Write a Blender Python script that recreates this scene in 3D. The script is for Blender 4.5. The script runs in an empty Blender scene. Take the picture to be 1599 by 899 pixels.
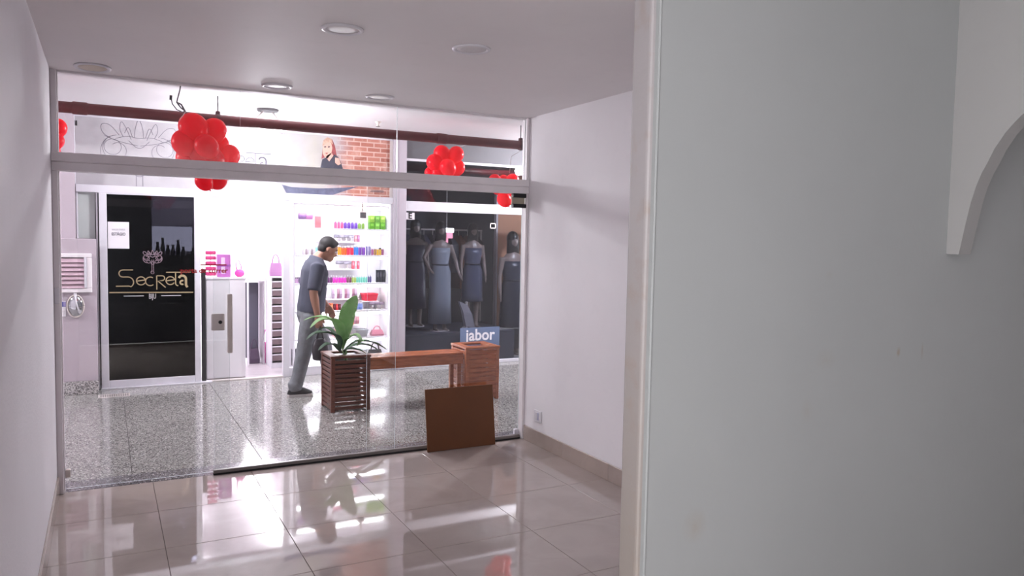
import bpy, math, random
from mathutils import Vector, Matrix
random.seed(7)
S = bpy.context.scene
COL = S.collection

# ------------------------------------------------------------------ camera
EYE = Vector((0, 0, 1.6))
F_PX, YAW, PITCH, ROLL = 1195.66, 0.488681, -0.063697, 0.0181924
W_PX, H_PX = 1599, 899
_f = Vector((math.sin(YAW) * math.cos(PITCH), math.cos(YAW) * math.cos(PITCH), math.sin(PITCH)))
_r0 = Vector((math.cos(YAW), -math.sin(YAW), 0))
_u0 = _r0.cross(_f)
_c, _s = math.cos(ROLL), math.sin(ROLL)
_r = _r0 * _c + _u0 * _s
_u = _u0 * _c - _r0 * _s
cam_d = bpy.data.cameras.new('camera')
cam_d.sensor_width = 36
cam_d.lens = 36 * F_PX / W_PX
cam_d.clip_start = 0.02
cam = bpy.data.objects.new('camera', cam_d)
COL.objects.link(cam)
cam.matrix_world = Matrix(((_r.x, _u.x, -_f.x, EYE.x), (_r.y, _u.y, -_f.y, EYE.y), (_r.z, _u.z, -_f.z, EYE.z), (0, 0, 0, 1)))
S.camera = cam

# ------------------------------------------------------------------ world, view, lights
S.view_settings.view_transform = 'Standard'
S.view_settings.look = 'None'
S.view_settings.gamma = 1
S.view_settings.use_curve_mapping = False
S.view_settings.exposure = 1.36
S.cycles.transparent_max_bounces = 24
S.cycles.max_bounces = 8
S.cycles.sample_clamp_indirect = 6
wd = bpy.data.worlds.new('world')
S.world = wd
wd.use_nodes = True
wd.node_tree.nodes['Background'].inputs[0].default_value = (0.88, 0.87, 0.89, 1)
wd.node_tree.nodes['Background'].inputs[1].default_value = 2.4  # also fills the room through the opening beside wall_left


def point_light(name, loc, power, color, radius=0.05):
    d = bpy.data.lights.new(name, 'POINT')
    d.energy = power
    d.color = color
    d.shadow_soft_size = radius
    o = bpy.data.objects.new(name, d)
    o.location = loc
    COL.objects.link(o)


def area_light(name, loc, sx, sy, power, color):
    d = bpy.data.lights.new(name, 'AREA')
    d.shape = 'RECTANGLE'
    d.size, d.size_y = sx, sy
    d.energy = power
    d.color = color
    o = bpy.data.objects.new(name, d)
    o.location = loc
    COL.objects.link(o)


LAMP = (0.97, 0.95, 1.0)
P_LAMP, P_CORR, P_SHOP = 20, 80, 19
for lx in (1.283, 1.49):                      # the twin spots of the corridor lamp
    point_light('corridor_bulb_light', (lx, 7.63, 2.40), P_LAMP, LAMP, 0.04)
for lx, gain in ((-2.6, 0.95), (5.4, 1.5)):   # added unseen lamps further along, filling corridor and room
    point_light('corridor_fill_light', (lx, 7.6, 2.6), P_CORR * gain, LAMP, 0.06)
SHOP_LAMPS = [(2.0, y_) for y_ in (10.09, 10.57, 11.03, 11.67, 12.39, 12.99)] + [(0.9, y_) for y_ in (9.6, 11.3, 12.8)]
for lx, ly in SHOP_LAMPS:                     # the downlights inside the lit shop
    point_light('shop_downlight_light', (lx, ly, 2.29), P_SHOP, (1.0, 0.97, 1.0), 0.05)


# ------------------------------------------------------------------ helpers
def ray(px, py):
    return _r * ((px - 799.5) / F_PX) - _u * ((py - 449.5) / F_PX) + _f


def onY(px, py, Y):
    d = ray(px, py)
    return EYE + d * (Y / d.y)


def onZ(px, py, Z):
    d = ray(px, py)
    return EYE + d * ((Z - 1.6) / d.z)


def onX(px, py, X):
    d = ray(px, py)
    return EYE + d * (X / d.x)


def lin(c):
    return tuple((v / 12.92 if v <= 0.04045 else ((v + 0.055) / 1.055) ** 2.4) for v in c)


def rgb(r, g, b):
    return lin((r / 255, g / 255, b / 255))


class NT:
    def __init__(self, name):
        self.m = bpy.data.materials.new(name)
        self.m.use_nodes = True
        self.t = self.m.node_tree
        self.b = self.t.nodes['Principled BSDF']
        self.out = self.t.nodes['Material Output']

    def n(self, kind, **kw):
        x = self.t.nodes.new('ShaderNode' + kind)
        for k, v in kw.items():
            setattr(x, k, v)
        return x

    def l(self, a, b):
        self.t.links.new(a, b)

    def pos(self):
        return self.n('NewGeometry').outputs['Position']

    def noise(self, vec, scale, detail=3, rough=0.55):
        x = self.n('TexNoise')
        x.inputs['Scale'].default_value = scale
        x.inputs['Detail'].default_value = detail
        x.inputs['Roughness'].default_value = rough
        self.l(vec, x.inputs['Vector'])
        return x

    def ramp(self, fac, stops, interp='LINEAR'):
        x = self.n('ValToRGB')
        x.color_ramp.interpolation = interp
        e = x.color_ramp.elements
        while len(e) < len(stops):
            e.new(0.5)
        for i, (p, c) in enumerate(stops):
            e[i].position = p
            e[i].color = (*c, 1) if len(c) == 3 else c
        self.l(fac, x.inputs[0])
        return x.outputs[0]

    def mix(self, fac, a, b):
        x = self.n('Mix', data_type='RGBA')
        for s, v in ((x.inputs[0], fac), (x.inputs[6], a), (x.inputs[7], b)):
            if hasattr(v, 'is_linked'):
                self.l(v, s)
            elif isinstance(v, tuple):
                s.default_value = (*v, 1)
            else:
                s.default_value = v
        return x.outputs[2]

    def math(self, op, a, b=0.0, clamp=False):
        x = self.n('Math', operation=op, use_clamp=clamp)
        for s, v in ((x.inputs[0], a), (x.inputs[1], b)):
            if hasattr(v, 'is_linked'):
                self.l(v, s)
            else:
                s.default_value = v
        return x.outputs[0]

    def bump(self, h, strength=0.2, dist=0.01):
        x = self.n('Bump')
        x.inputs['Strength'].default_value = strength
        x.inputs['Distance'].default_value = dist
        self.l(h, x.inputs['Height'])
        self.l(x.outputs[0], self.b.inputs['Normal'])


def pmat(name, c, rough=0.5, metal=0.0, var=0.06, vscale=6.0, bump=0.0, bscale=60.0, spec=0.5, trans=0.0, coat=0.0):
    k = NT(name)
    p = k.pos()
    nz = k.noise(p, vscale, 4)
    lo = tuple(max(0, v * (1 - var * 2)) for v in c)
    hi = tuple(min(1, v * (1 + var)) for v in c)
    k.l(k.ramp(nz.outputs['Fac'], [(0.3, lo), (0.7, hi)]), k.b.inputs['Base Color'])
    k.b.inputs['Roughness'].default_value = rough
    k.b.inputs['Metallic'].default_value = metal
    k.b.inputs['Specular IOR Level'].default_value = spec
    k.b.inputs['Coat Weight'].default_value = coat
    k.b.inputs['Transmission Weight'].default_value = trans
    if bump:
        k.bump(k.noise(p, bscale, 3).outputs['Fac'], bump, 0.004)
    return k.m


def emit(name, c, strength):
    k = NT(name)
    k.b.inputs['Base Color'].default_value = (*c, 1)
    k.b.inputs['Emission Color'].default_value = (*c, 1)
    k.b.inputs['Emission Strength'].default_value = strength
    return k.m


def glass(name, tint, f0=0.045, haze=0.0):
    k = NT(name)
    k.t.nodes.remove(k.b)
    tr = k.n('BsdfTransparent')
    tr.inputs[0].default_value = (*tint, 1)
    gl = k.n('BsdfGlossy')
    gl.inputs['Roughness'].default_value = 0.01
    gl.inputs[0].default_value = (1, 1, 1, 1)
    lw = k.n('LayerWeight')
    lw.inputs[0].default_value = 0.5
    pw = k.math('POWER', lw.outputs['Facing'], 5.0)
    fac = k.math('ADD', k.math('MULTIPLY', pw, 1 - f0), f0, True)
    mx = k.n('MixShader')
    k.l(fac, mx.inputs[0])
    k.l(tr.outputs[0], mx.inputs[1])
    k.l(gl.outputs[0], mx.inputs[2])
    last = mx.outputs[0]
    if haze:                                  # faint uneven pale layer on the pane
        df = k.n('BsdfDiffuse')
        df.inputs[0].default_value = (0.8, 0.8, 0.82, 1)
        nz = k.noise(k.pos(), 2.2, 5)
        hz = k.math('MULTIPLY', k.math('SUBTRACT', nz.outputs['Fac'], 0.40, True), haze * 4, True)
        m2 = k.n('MixShader')
        k.l(hz, m2.inputs[0])
        k.l(last, m2.inputs[1])
        k.l(df.outputs[0], m2.inputs[2])
        last = m2.outputs[0]
    k.l(last, k.out.inputs[0])
    return k.m


class MB:
    def __init__(self):
        self.v, self.f, self.mi, self.m = [], [], [], 0

    def _add(self, vs, fs):
        o = len(self.v)
        self.v += [tuple(x) for x in vs]
        for q in fs:
            self.f.append(tuple(i + o for i in q))
            self.mi.append(self.m)
        return self

    def box(self, x0, x1, y0, y1, z0, z1, M=None):
        vs = [Vector((x, y, z)) for x in (x0, x1) for y in (y0, y1) for z in (z0, z1)]
        if M is not None:
            vs = [M @ q for q in vs]
        return self._add(vs, [(0, 1, 3, 2), (4, 6, 7, 5), (0, 4, 5, 1), (2, 3, 7, 6), (0, 2, 6, 4), (1, 5, 7, 3)])

    def bbox(self, x0, x1, y0, y1, z0, z1, b=0.004, M=None):
        """box with chamfered edges"""
        b = min(b, (x1 - x0) * 0.45, (y1 - y0) * 0.45, (z1 - z0) * 0.45)
        vs, idx = [], {}
        for ix, (x, xi) in enumerate(((x0, x0 + b), (x1, x1 - b))):
            for iy, (y, yi) in enumerate(((y0, y0 + b), (y1, y1 - b))):
                for iz, (z, zi) in enumerate(((z0, z0 + b), (z1, z1 - b))):
                    for a, q in enumerate(((x, yi, zi), (xi, y, zi), (xi, yi, z))):
                        idx[(ix, iy, iz, a)] = len(vs)
                        vs.append(Vector(q))
        fs = []
        I = lambda *k: idx[k]
        for i in (0, 1):
            q = [I(i, 0, 0, 0), I(i, 1, 0, 0), I(i, 1, 1, 0), I(i, 0, 1, 0)]
            fs.append(q if i else q[::-1])
            q = [I(0, i, 0, 1), I(0, i, 1, 1), I(1, i, 1, 1), I(1, i, 0, 1)]
            fs.append(q if i else q[::-1])
            q = [I(0, 0, i, 2), I(1, 0, i, 2), I(1, 1, i, 2), I(0, 1, i, 2)]
            fs.append(q if i else q[::-1])
        for i in (0, 1):
            for j in (0, 1):
                fs.append([I(i, j, 0, 0), I(i, j, 1, 0), I(i, j, 1, 1), I(i, j, 0, 1)])
                fs.append([I(i, 0, j, 0), I(i, 1, j, 0), I(i, 1, j, 2), I(i, 0, j, 2)])
                fs.append([I(0, i, j, 1), I(1, i, j, 1), I(1, i, j, 2), I(0, i, j, 2)])
                for kk in (0, 1):
                    pass
        for i in (0, 1):
            for j in (0, 1):
                for kk in (0, 1):
                    fs.append([I(i, j, kk, 0), I(i, j, kk, 1), I(i, j, kk, 2)])
        if M is not None:
            vs = [M @ q for q in vs]
        return self._add(vs, fs)

    def loft(self, rings, caps=True):
        """rings: lists of equal numbers of points"""
        n = len(rings[0])
        vs = [p for r in rings for p in r]
        fs = []
        for i in range(len(rings) - 1):
            for j in range(n):
                a, b = i * n + j, i * n + (j + 1) % n
                fs.append((a, b, b + n, a + n))
        if caps:
            fs.append(tuple(range(n))[::-1])
            fs.append(tuple(range((len(rings) - 1) * n, len(rings) * n)))
        return self._add(vs, fs)

    def tube(self, pts, rad, n=8, flat=1.0, side=None, caps=True):
        pts = [Vector(p) for p in pts]
        if not hasattr(rad, '__len__'):
            rad = [rad] * len(pts)
        rings, up = [], None
        for i, p in enumerate(pts):
            t = (pts[min(i + 1, len(pts) - 1)] - pts[max(i - 1, 0)]).normalized()
            if up is None:
                up = Vector(side) if side is not None else (Vector((0, 0, 1)) if abs(t.z) < 0.9 else Vector((0, 1, 0)))
            up = (up - t * up.dot(t)).normalized()
            w = t.cross(up)
            rings.append([p + up * (rad[i] * math.cos(2 * math.pi * k / n)) + w * (rad[i] * flat * math.sin(2 * math.pi * k / n)) for k in range(n)])
        return self.loft(rings, caps)

    def ell(self, c, r, n=16, k=10, M=None):
        c = Vector(c)
        rings = []
        for i in range(k + 1):
            a = math.pi * min(max(i / k, 0.012), 0.988)
            ring = []
            for j in range(n):
                b = 2 * math.pi * j / n
                q = Vector((r[0] * math.sin(a) * math.cos(b), r[1] * math.sin(a) * math.sin(b), -r[2] * math.cos(a)))
                ring.append(c + (M @ q if M is not None else q))
            rings.append(ring)
        return self.loft(rings)

    def lathe(self, c, prof, n=16, M=None):
        c = Vector(c)
        rings = []
        for rr, z in prof:
            ring = []
            for j in range(n):
                q = Vector((max(rr, 1e-4) * math.cos(2 * math.pi * j / n), max(rr, 1e-4) * math.sin(2 * math.pi * j / n), z))
                ring.append(c + (M @ q if M is not None else q))
            rings.append(ring)
        return self.loft(rings)

    def prism(self, poly, to3, d):
        """poly 2D, to3(u,v,w) -> 3D, thickness d"""
        n = len(poly)
        vs = [to3(u, v, 0) for u, v in poly] + [to3(u, v, d) for u, v in poly]
        fs = [tuple(range(n))[::-1], tuple(range(n, 2 * n))]
        for i in range(n):
            j = (i + 1) % n
            fs.append((i, j, j + n, i + n))
        return self._add(vs, fs)

    def ribbon(self, pts, w, to3, d=0.0015):
        """flat stroke of width w along 2D points"""
        pts = [Vector((p[0], p[1])) for p in pts]
        L, R = [], []
        for i, p in enumerate(pts):
            t = (pts[min(i + 1, len(pts) - 1)] - pts[max(i - 1, 0)])
            if t.length < 1e-9:
                t = Vector((1, 0))
            t.normalize()
            nrm = Vector((-t.y, t.x)) * (w / 2)
            L.append(p + nrm)
            R.append(p - nrm)
        n = len(pts)
        vs = [to3(q.x, q.y, 0) for q in L] + [to3(q.x, q.y, 0) for q in R] + [to3(q.x, q.y, d) for q in L] + [to3(q.x, q.y, d) for q in R]
        fs = []
        for i in range(n - 1):
            fs += [(i, i + 1, n + i + 1, n + i), (2 * n + i, 3 * n + i, 3 * n + i + 1, 2 * n + i + 1),
                   (i, 2 * n + i, 2 * n + i + 1, i + 1), (n + i, n + i + 1, 3 * n + i + 1, 3 * n + i)]
        fs += [(0, n, 3 * n, 2 * n), (n - 1, 3 * n - 1, 4 * n - 1, 2 * n - 1)]
        return self._add(vs, fs)


def wloc(o):
    p = Vector((0, 0, 0))
    while o is not None:
        p = p + o.location
        o = o.parent
    return p


def tag(o, label=None, cat=None, group=None, kind=None):
    if label:
        o['label'] = label
    if cat:
        o['category'] = cat
    if group:
        o['group'] = group
    if kind:
        o['kind'] = kind
    return o


def thing(name, loc, label=None, cat=None, group=None, kind=None):
    o = bpy.data.objects.new(name, None)
    o.empty_display_size = 0.1
    o.location = loc
    COL.objects.link(o)
    return tag(o, label, cat, group, kind)


def fix_normals(me):
    import bmesh
    b = bmesh.new()
    b.from_mesh(me)
    bmesh.ops.recalc_face_normals(b, faces=b.faces)
    b.to_mesh(me)
    b.free()


def obj(name, mb, mats, parent=None, smooth=False, base=None, label=None, cat=None, group=None, kind=None, rec=True):
    """vertices are world coordinates; the object's origin goes to base (or to its parent)"""
    if parent is not None:
        b = wloc(parent)
    elif base is not None:
        b = Vector(base)
    else:
        xs = [q[0] for q in mb.v]
        ys = [q[1] for q in mb.v]
        zs = [q[2] for q in mb.v]
        b = Vector(((min(xs) + max(xs)) / 2, (min(ys) + max(ys)) / 2, min(zs)))
    me = bpy.data.meshes.new(name)
    me.from_pydata([(q[0] - b.x, q[1] - b.y, q[2] - b.z) for q in mb.v], [], mb.f)
    if not isinstance(mats, (list, tuple)):
        mats = [mats]
    for m in mats:
        me.materials.append(m)
    me.polygons.foreach_set('material_index', mb.mi)
    if rec:
        fix_normals(me)
    if smooth:
        me.polygons.foreach_set('use_smooth', [True] * len(me.polygons))
    me.update()
    o = bpy.data.objects.new(name, me)
    if parent is not None:
        o.parent = parent
    else:
        o.location = b
    COL.objects.link(o)
    return tag(o, label, cat, group, kind)


def dup(o, loc=None, parent=None):
    c = o.copy()
    COL.objects.link(c)
    if parent is not None:
        c.parent = parent
    if loc is not None:
        c.location = loc
    for ch in list(o.children):
        dup(ch, None, c)
    return c


def struct(name, mb, mats, parent=None, **kw):
    return obj(name, mb, mats, parent, kind=None if parent else 'structure', **kw)


def fused(mb, voxel, smooth_it=4):
    """one continuous surface out of overlapping lofts (voxel remesh, smoothed)"""
    me = bpy.data.meshes.new('tmp')
    me.from_pydata(mb.v, [], mb.f)
    fix_normals(me)
    o = bpy.data.objects.new('tmp', me)
    COL.objects.link(o)
    r = o.modifiers.new('r', 'REMESH')
    r.mode = 'VOXEL'
    r.voxel_size = voxel
    s = o.modifiers.new('s', 'SMOOTH')
    s.factor = 0.5
    s.iterations = smooth_it
    dg = bpy.context.evaluated_depsgraph_get()
    ev = bpy.data.meshes.new_from_object(o.evaluated_get(dg))
    out = MB()
    out.v = [tuple(q.co) for q in ev.vertices]
    out.f = [tuple(p.vertices) for p in ev.polygons]
    out.mi = [0] * len(out.f)
    bpy.data.objects.remove(o)
    bpy.data.meshes.remove(me)
    bpy.data.meshes.remove(ev)
    return out


def text_mb(body, size, to3, depth=0.0015, sx=1.0, bold=0.0, align='LEFT'):
    c = bpy.data.curves.new('t', 'FONT')
    c.body = body
    c.size = size
    c.extrude = 0.5
    c.align_x = align
    c.offset = bold
    c.resolution_u = 3
    o = bpy.data.objects.new('t', c)
    COL.objects.link(o)
    dg = bpy.context.evaluated_depsgraph_get()
    ev = bpy.data.meshes.new_from_object(o.evaluated_get(dg))
    out = MB()
    out.v = [tuple(to3(q.co.x * sx, q.co.y, (q.co.z + 0.5) * depth)) for q in ev.vertices]
    out.f = [tuple(p.vertices) for p in ev.polygons]
    out.mi = [0] * len(out.f)
    bpy.data.objects.remove(o)
    bpy.data.curves.remove(c)
    bpy.data.meshes.remove(ev)
    return out


def facing(x0, y, z0):
    """2D (u right, v up) on a plane that faces -Y"""
    return lambda u, v, w: Vector((x0 + u, y - w, z0 + v))


def arc(cx, cy, r, a0, a1, n=14, ry=None):
    ry = r if ry is None else ry
    return [(cx + r * math.cos(math.radians(a0 + (a1 - a0) * i / n)), cy + ry * math.sin(math.radians(a0 + (a1 - a0) * i / n))) for i in range(n + 1)]


# ------------------------------------------------------------------ materials
def wall_paint(name, c, grain=0.25):
    k = NT(name)
    p = k.pos()
    big = k.noise(p, 1.1, 4)
    col = k.ramp(big.outputs['Fac'], [(0.3, tuple(v * 0.94 for v in c)), (0.7, c)])
    fine = k.noise(p, 9, 5)
    col = k.mix(k.math('MULTIPLY', k.math('SUBTRACT', fine.outputs['Fac'], 0.58, True), 1.2, True), col, tuple(v * 0.86 for v in c))
    k.l(col, k.b.inputs['Base Color'])
    k.b.inputs['Roughness'].default_value = 0.6
    k.b.inputs['Specular IOR Level'].default_value = 0.25
    k.bump(k.noise(p, 70, 3).outputs['Fac'], grain, 0.002)
    return k.m


def spot_mask(k, p, c, r):
    """soft ellipsoid mask round c"""
    sub = k.n('VectorMath', operation='SUBTRACT')
    k.l(p, sub.inputs[0])
    sub.inputs[1].default_value = c
    mul = k.n('VectorMath', operation='DIVIDE')
    k.l(sub.outputs[0], mul.inputs[0])
    mul.inputs[1].default_value = r
    ln = k.n('VectorMath', operation='LENGTH')
    k.l(mul.outputs[0], ln.inputs[0])
    return k.math('SUBTRACT', 1.0, ln.outputs['Value'], True)


M = {}
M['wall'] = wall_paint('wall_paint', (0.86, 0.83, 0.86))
M['wall_rough'] = wall_paint('wall_paint_rough', (0.77, 0.735, 0.775), 0.6)
M['ceil'] = wall_paint('ceiling_paint', (0.83, 0.79, 0.80), 0.15)
M['mall_white'] = wall_paint('mall_paint', (0.80, 0.77, 0.80), 0.1)
M['lav'] = wall_paint('lavender_render', (0.50, 0.43, 0.48), 0.5)
M['greywall'] = wall_paint('grey_fascia_paint', (0.12, 0.117, 0.13), 0.2)
M['greywall_dark'] = wall_paint('dark_shopfront_and_depth', (0.06, 0.06, 0.07), 0.1)
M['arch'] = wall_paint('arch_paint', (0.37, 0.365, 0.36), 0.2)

k = NT('partition_paint')
p = k.pos()
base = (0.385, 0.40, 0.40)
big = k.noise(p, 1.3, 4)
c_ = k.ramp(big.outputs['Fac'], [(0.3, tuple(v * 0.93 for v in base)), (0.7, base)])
ptA, ptB = onY(1403, 549, 1.715), onY(1440, 549, 1.715)
for pt, rr, st in ((ptA, (0.012, 0.3, 0.022), 0.9), (ptB, (0.008, 0.3, 0.04), 0.45), (onY(1290, 560, 1.715), (0.05, .3, .04), .16), (onY(1260, 640, 1.715), (0.03, .3, .05), .14),
                   (onY(1085, 820, 1.715), (0.05, .3, .06), .3), (onY(1295, 430, 1.715), (.02, .3, .02), .12)):
    msk = k.math('MULTIPLY', spot_mask(k, p, pt, rr), st * 1.6, True)
    c_ = k.mix(k.math('MULTIPLY', msk, k.noise(p, 40, 3).outputs['Fac']), c_, (0.30, 0.22, 0.13))
k.l(c_, k.b.inputs['Base Color'])
k.b.inputs['Roughness'].default_value = 0.45
k.bump(k.noise(p, 50, 3).outputs['Fac'], 0.2, 0.002)
M['part'] = k.m

k = NT('partition_end_paint')
p = k.pos()
sep = k.n('SeparateXYZ')
k.l(p, sep.inputs[0])
low = k.math('MULTIPLY', k.math('SUBTRACT', 1.75, sep.outputs[2], True), 1.0, True)
blot = k.noise(p, 14, 5)
c_ = k.mix(k.math('MULTIPLY', low, 0.75), (0.385, 0.36, 0.365), (0.30, 0.26, 0.225))
c_ = k.mix(k.math('MULTIPLY', k.math('SUBTRACT', blot.outputs['Fac'], 0.55, True), 2.2, True), c_, (0.33, 0.25, 0.19))
k.l(c_, k.b.inputs['Base Color'])
k.b.inputs['Roughness'].default_value = 0.5
k.bump(k.noise(p, 60, 3).outputs['Fac'], 0.3, 0.003)
M['partend'] = k.m


def tile_mat(name, c, vein, rough):
    k = NT(name)
    p = k.pos()
    nz = k.noise(p, 3.0, 6, 0.6)
    nz.inputs['Distortion'].default_value = 0.8
    col = k.ramp(nz.outputs['Fac'], [(0.35, vein), (0.62, c)])
    k.l(col, k.b.inputs['Base Color'])
    k.b.inputs['Roughness'].default_value = rough
    k.b.inputs['Specular IOR Level'].default_value = 0.75
    return k.m


M['tile'] = tile_mat('polished_porcelain', (0.47, 0.40, 0.375), (0.42, 0.355, 0.33), 0.035)
M['skirt'] = tile_mat('porcelain_skirting', (0.44, 0.36, 0.325), (0.38, 0.31, 0.28), 0.12)
M['grout'] = pmat('grout', rgb(95, 82, 78), 0.9)


def terrazzo(name, body, rough, scale=130, dark=0.38):
    k = NT(name)
    p = k.pos()
    v = k.n('TexVoronoi')
    v.inputs['Scale'].default_value = scale
    k.l(p, v.inputs['Vector'])
    sp = k.n('SeparateColor')
    k.l(v.outputs['Color'], sp.inputs[0])
    chips = k.ramp(sp.outputs[0], [(0.0, (0.06, 0.055, 0.06)), (dark * 0.5, (0.16, 0.15, 0.15)), (dark, body), (0.75, tuple(min(1, q * 1.25) for q in body)), (0.95, (0.75, 0.73, 0.70))], 'CONSTANT')
    nz = k.noise(p, 2.0, 4)
    col = k.mix(k.math('MULTIPLY', nz.outputs['Fac'], 0.35), chips, body)
    k.l(col, k.b.inputs['Base Color'])
    k.b.inputs['Roughness'].default_value = rough
    k.b.inputs['Specular IOR Level'].default_value = 0.6
    return k.m


M['terr'] = terrazzo('terrazzo', (0.335, 0.325, 0.31), 0.10)
M['granite'] = terrazzo('dark_granite', (0.20, 0.19, 0.21), 0.15, 150, 0.55)
M['granite2'] = terrazzo('speckled_granite', (0.45, 0.42, 0.42), 0.25, 110, 0.4)
M['joint_and_hollow'] = pmat('dark_joint_and_hollow', rgb(60, 55, 55), 0.9)  # dark bed of the slab joints, also the painted hollow of the vent

M['alu'] = pmat('grey_aluminium', rgb(236, 230, 233), 0.45, 0.0, 0.03)
M['alu_rail'] = pmat('rail_aluminium', rgb(128, 122, 120), 0.4, 0.2)
M['white_alu'] = pmat('white_painted_aluminium', rgb(215, 212, 220), 0.4, 0, 0.03)
M['white'] = pmat('white_laminate', rgb(232, 228, 234), 0.4, 0, 0.02)
M['plastic_white'] = pmat('white_plastic', rgb(225, 222, 228), 0.35, 0, 0.02)
M['diffuser'] = pmat('opal_diffuser', rgb(225, 220, 222), 0.3, 0, 0.02)
M['diffuser_yellow'] = pmat('yellowed_diffuser', rgb(205, 192, 178), 0.4, 0, 0.04)
M['black'] = pmat('black_plastic', rgb(22, 21, 24), 0.4)
M['rubber'] = pmat('black_rubber', rgb(35, 33, 34), 0.8)
M['steel'] = pmat('brushed_steel', rgb(218, 208, 202), 0.4, 0.1)
M['steel_grey'] = pmat('satin_steel', rgb(215, 206, 204), 0.45, 0.0)
M['chrome'] = pmat('chrome', rgb(200, 200, 205), 0.1, 1.0, 0.02)
M['glass'] = glass('clear_glass', (0.955, 0.965, 0.962), 0.04, 0.004)
M['glass_edge'] = pmat('glass_edge', rgb(205, 215, 218), 0.25, 0, 0.02)
M['glass_shop'] = glass('shop_glass', (0.94, 0.95, 0.95), 0.045)
M['glass_dark'] = glass('smoked_glass', (0.085, 0.085, 0.10), 0.014)
M['glass_tint'] = glass('tinted_glass', (0.74, 0.76, 0.80), 0.028)
M['brown'] = pmat('brown_board_face', rgb(104, 60, 28), 0.45, 0, 0.05, 4)
M['pipe'] = pmat('maroon_pipe_paint', rgb(94, 18, 26), 0.45, 0, 0.05)
M['balloon'] = pmat('red_balloon_rubber', rgb(226, 22, 48), 0.32, 0, 0.02)
k = NT('red_balloon_thin')
k.b.inputs['Base Color'].default_value = (*rgb(255, 12, 46), 1)
k.b.inputs['Specular IOR Level'].default_value = 0.25
k.b.inputs['Roughness'].default_value = 0.3
trl = k.n('BsdfTranslucent')
trl.inputs[0].default_value = (*rgb(255, 20, 55), 1)
mx = k.n('MixShader')
mx.inputs[0].default_value = 0.45
k.l(k.b.outputs[0], mx.inputs[1])
k.l(trl.outputs[0], mx.inputs[2])
k.l(mx.outputs[0], k.out.inputs[0])
M['balloon'] = k.m
M['cord'] = pmat('pale_cord', rgb(200, 195, 195), 0.7)
M['cable'] = pmat('grey_cable', rgb(95, 92, 95), 0.6)


def wood(name, c, dark, rough=0.4):
    k = NT(name)
    p = k.pos()
    mp = k.n('Mapping')
    mp.inputs['Scale'].default_value = (3, 30, 30)
    k.l(p, mp.inputs['Vector'])
    nz = k.noise(mp.outputs[0], 3, 5)
    k.l(k.ramp(nz.outputs['Fac'], [(0.3, dark), (0.7, c)]), k.b.inputs['Base Color'])
    k.b.inputs['Roughness'].default_value = rough
    k.bump(nz.outputs['Fac'], 0.1, 0.002)
    return k.m


M['wood'] = wood('varnished_hardwood', rgb(190, 114, 76), rgb(148, 80, 50), 0.25)
M['wood_backlit'] = wood('backlit_hardwood', rgb(120, 66, 50), rgb(84, 44, 34), 0.35)  # same wood as above, its backlit shade put into the colour
M['soil'] = pmat('potting_soil', rgb(50, 38, 30), 0.95, 0, 0.2, 40, 0.6)


def leaf_mat(name, c, c2):
    k = NT(name)
    p = k.pos()
    nz = k.noise(p, 18, 4)
    k.l(k.ramp(nz.outputs['Fac'], [(0.3, c2), (0.7, c)]), k.b.inputs['Base Color'])
    k.b.inputs['Roughness'].default_value = 0.5
    k.b.inputs['Specular IOR Level'].default_value = 0.3
    tl = k.n('BsdfTranslucent')
    tl.inputs[0].default_value = (*tuple(min(1, q * 1.5) for q in c), 1)
    mx = k.n('MixShader')
    mx.inputs[0].default_value = 0.3
    k.l(k.b.outputs[0], mx.inputs[1])
    k.l(tl.outputs[0], mx.inputs[2])
    k.l(mx.outputs[0], k.out.inputs[0])
    return k.m


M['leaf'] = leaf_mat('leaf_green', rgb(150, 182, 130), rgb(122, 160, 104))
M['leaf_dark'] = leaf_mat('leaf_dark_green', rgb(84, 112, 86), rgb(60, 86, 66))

# ------------------------------------------------------------------ the room
XL, XR, YG, H = -0.276, 2.957, 5.343, 2.55
YP, TP, XP = 1.715, 0.09, 1.332            # partition: front face, thickness, free end
XA = 2.69                                # arch wall
HM = 2.80                                # corridor ceiling
YF = 8.80                                # shop fronts opposite

b = MB().box(XL - 0.15, 6.2, -1.5, 5.40, -0.12, -0.0035)
floor = struct('floor', b, M['grout'])
TX, TY = 0.602, 0.587
xs = [0.25 + TX * i for i in range(-1, 11)]
ys = [5.343 - TY * i for i in range(0, 12)]
full = None
for i in range(len(xs) - 1):
    for j in range(len(ys) - 1):
        x0, x1 = max(xs[i], XL) + 0.0015, xs[i + 1] - 0.0015
        y0, y1 = ys[j + 1] + 0.0015, ys[j] - 0.0015
        if x1 - x0 < 0.02:
            continue
        if full is not None and i > 0:
            c = full.copy()
            c.location = Vector((x0 + (x1 - x0) / 2, (y0 + y1) / 2, 0)) - floor.location
            COL.objects.link(c)
            continue
        cx, cy = (x0 + x1) / 2, (y0 + y1) / 2
        t = MB().bbox(x0, x1, y0, y1, -0.010, 0.0, 0.0012)
        o = obj('tile', t, M['tile'], None, base=(cx, cy, 0))
        o.parent = floor
        o.location = Vector((cx, cy, 0)) - floor.location
        if i > 0:
            full = o

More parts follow.
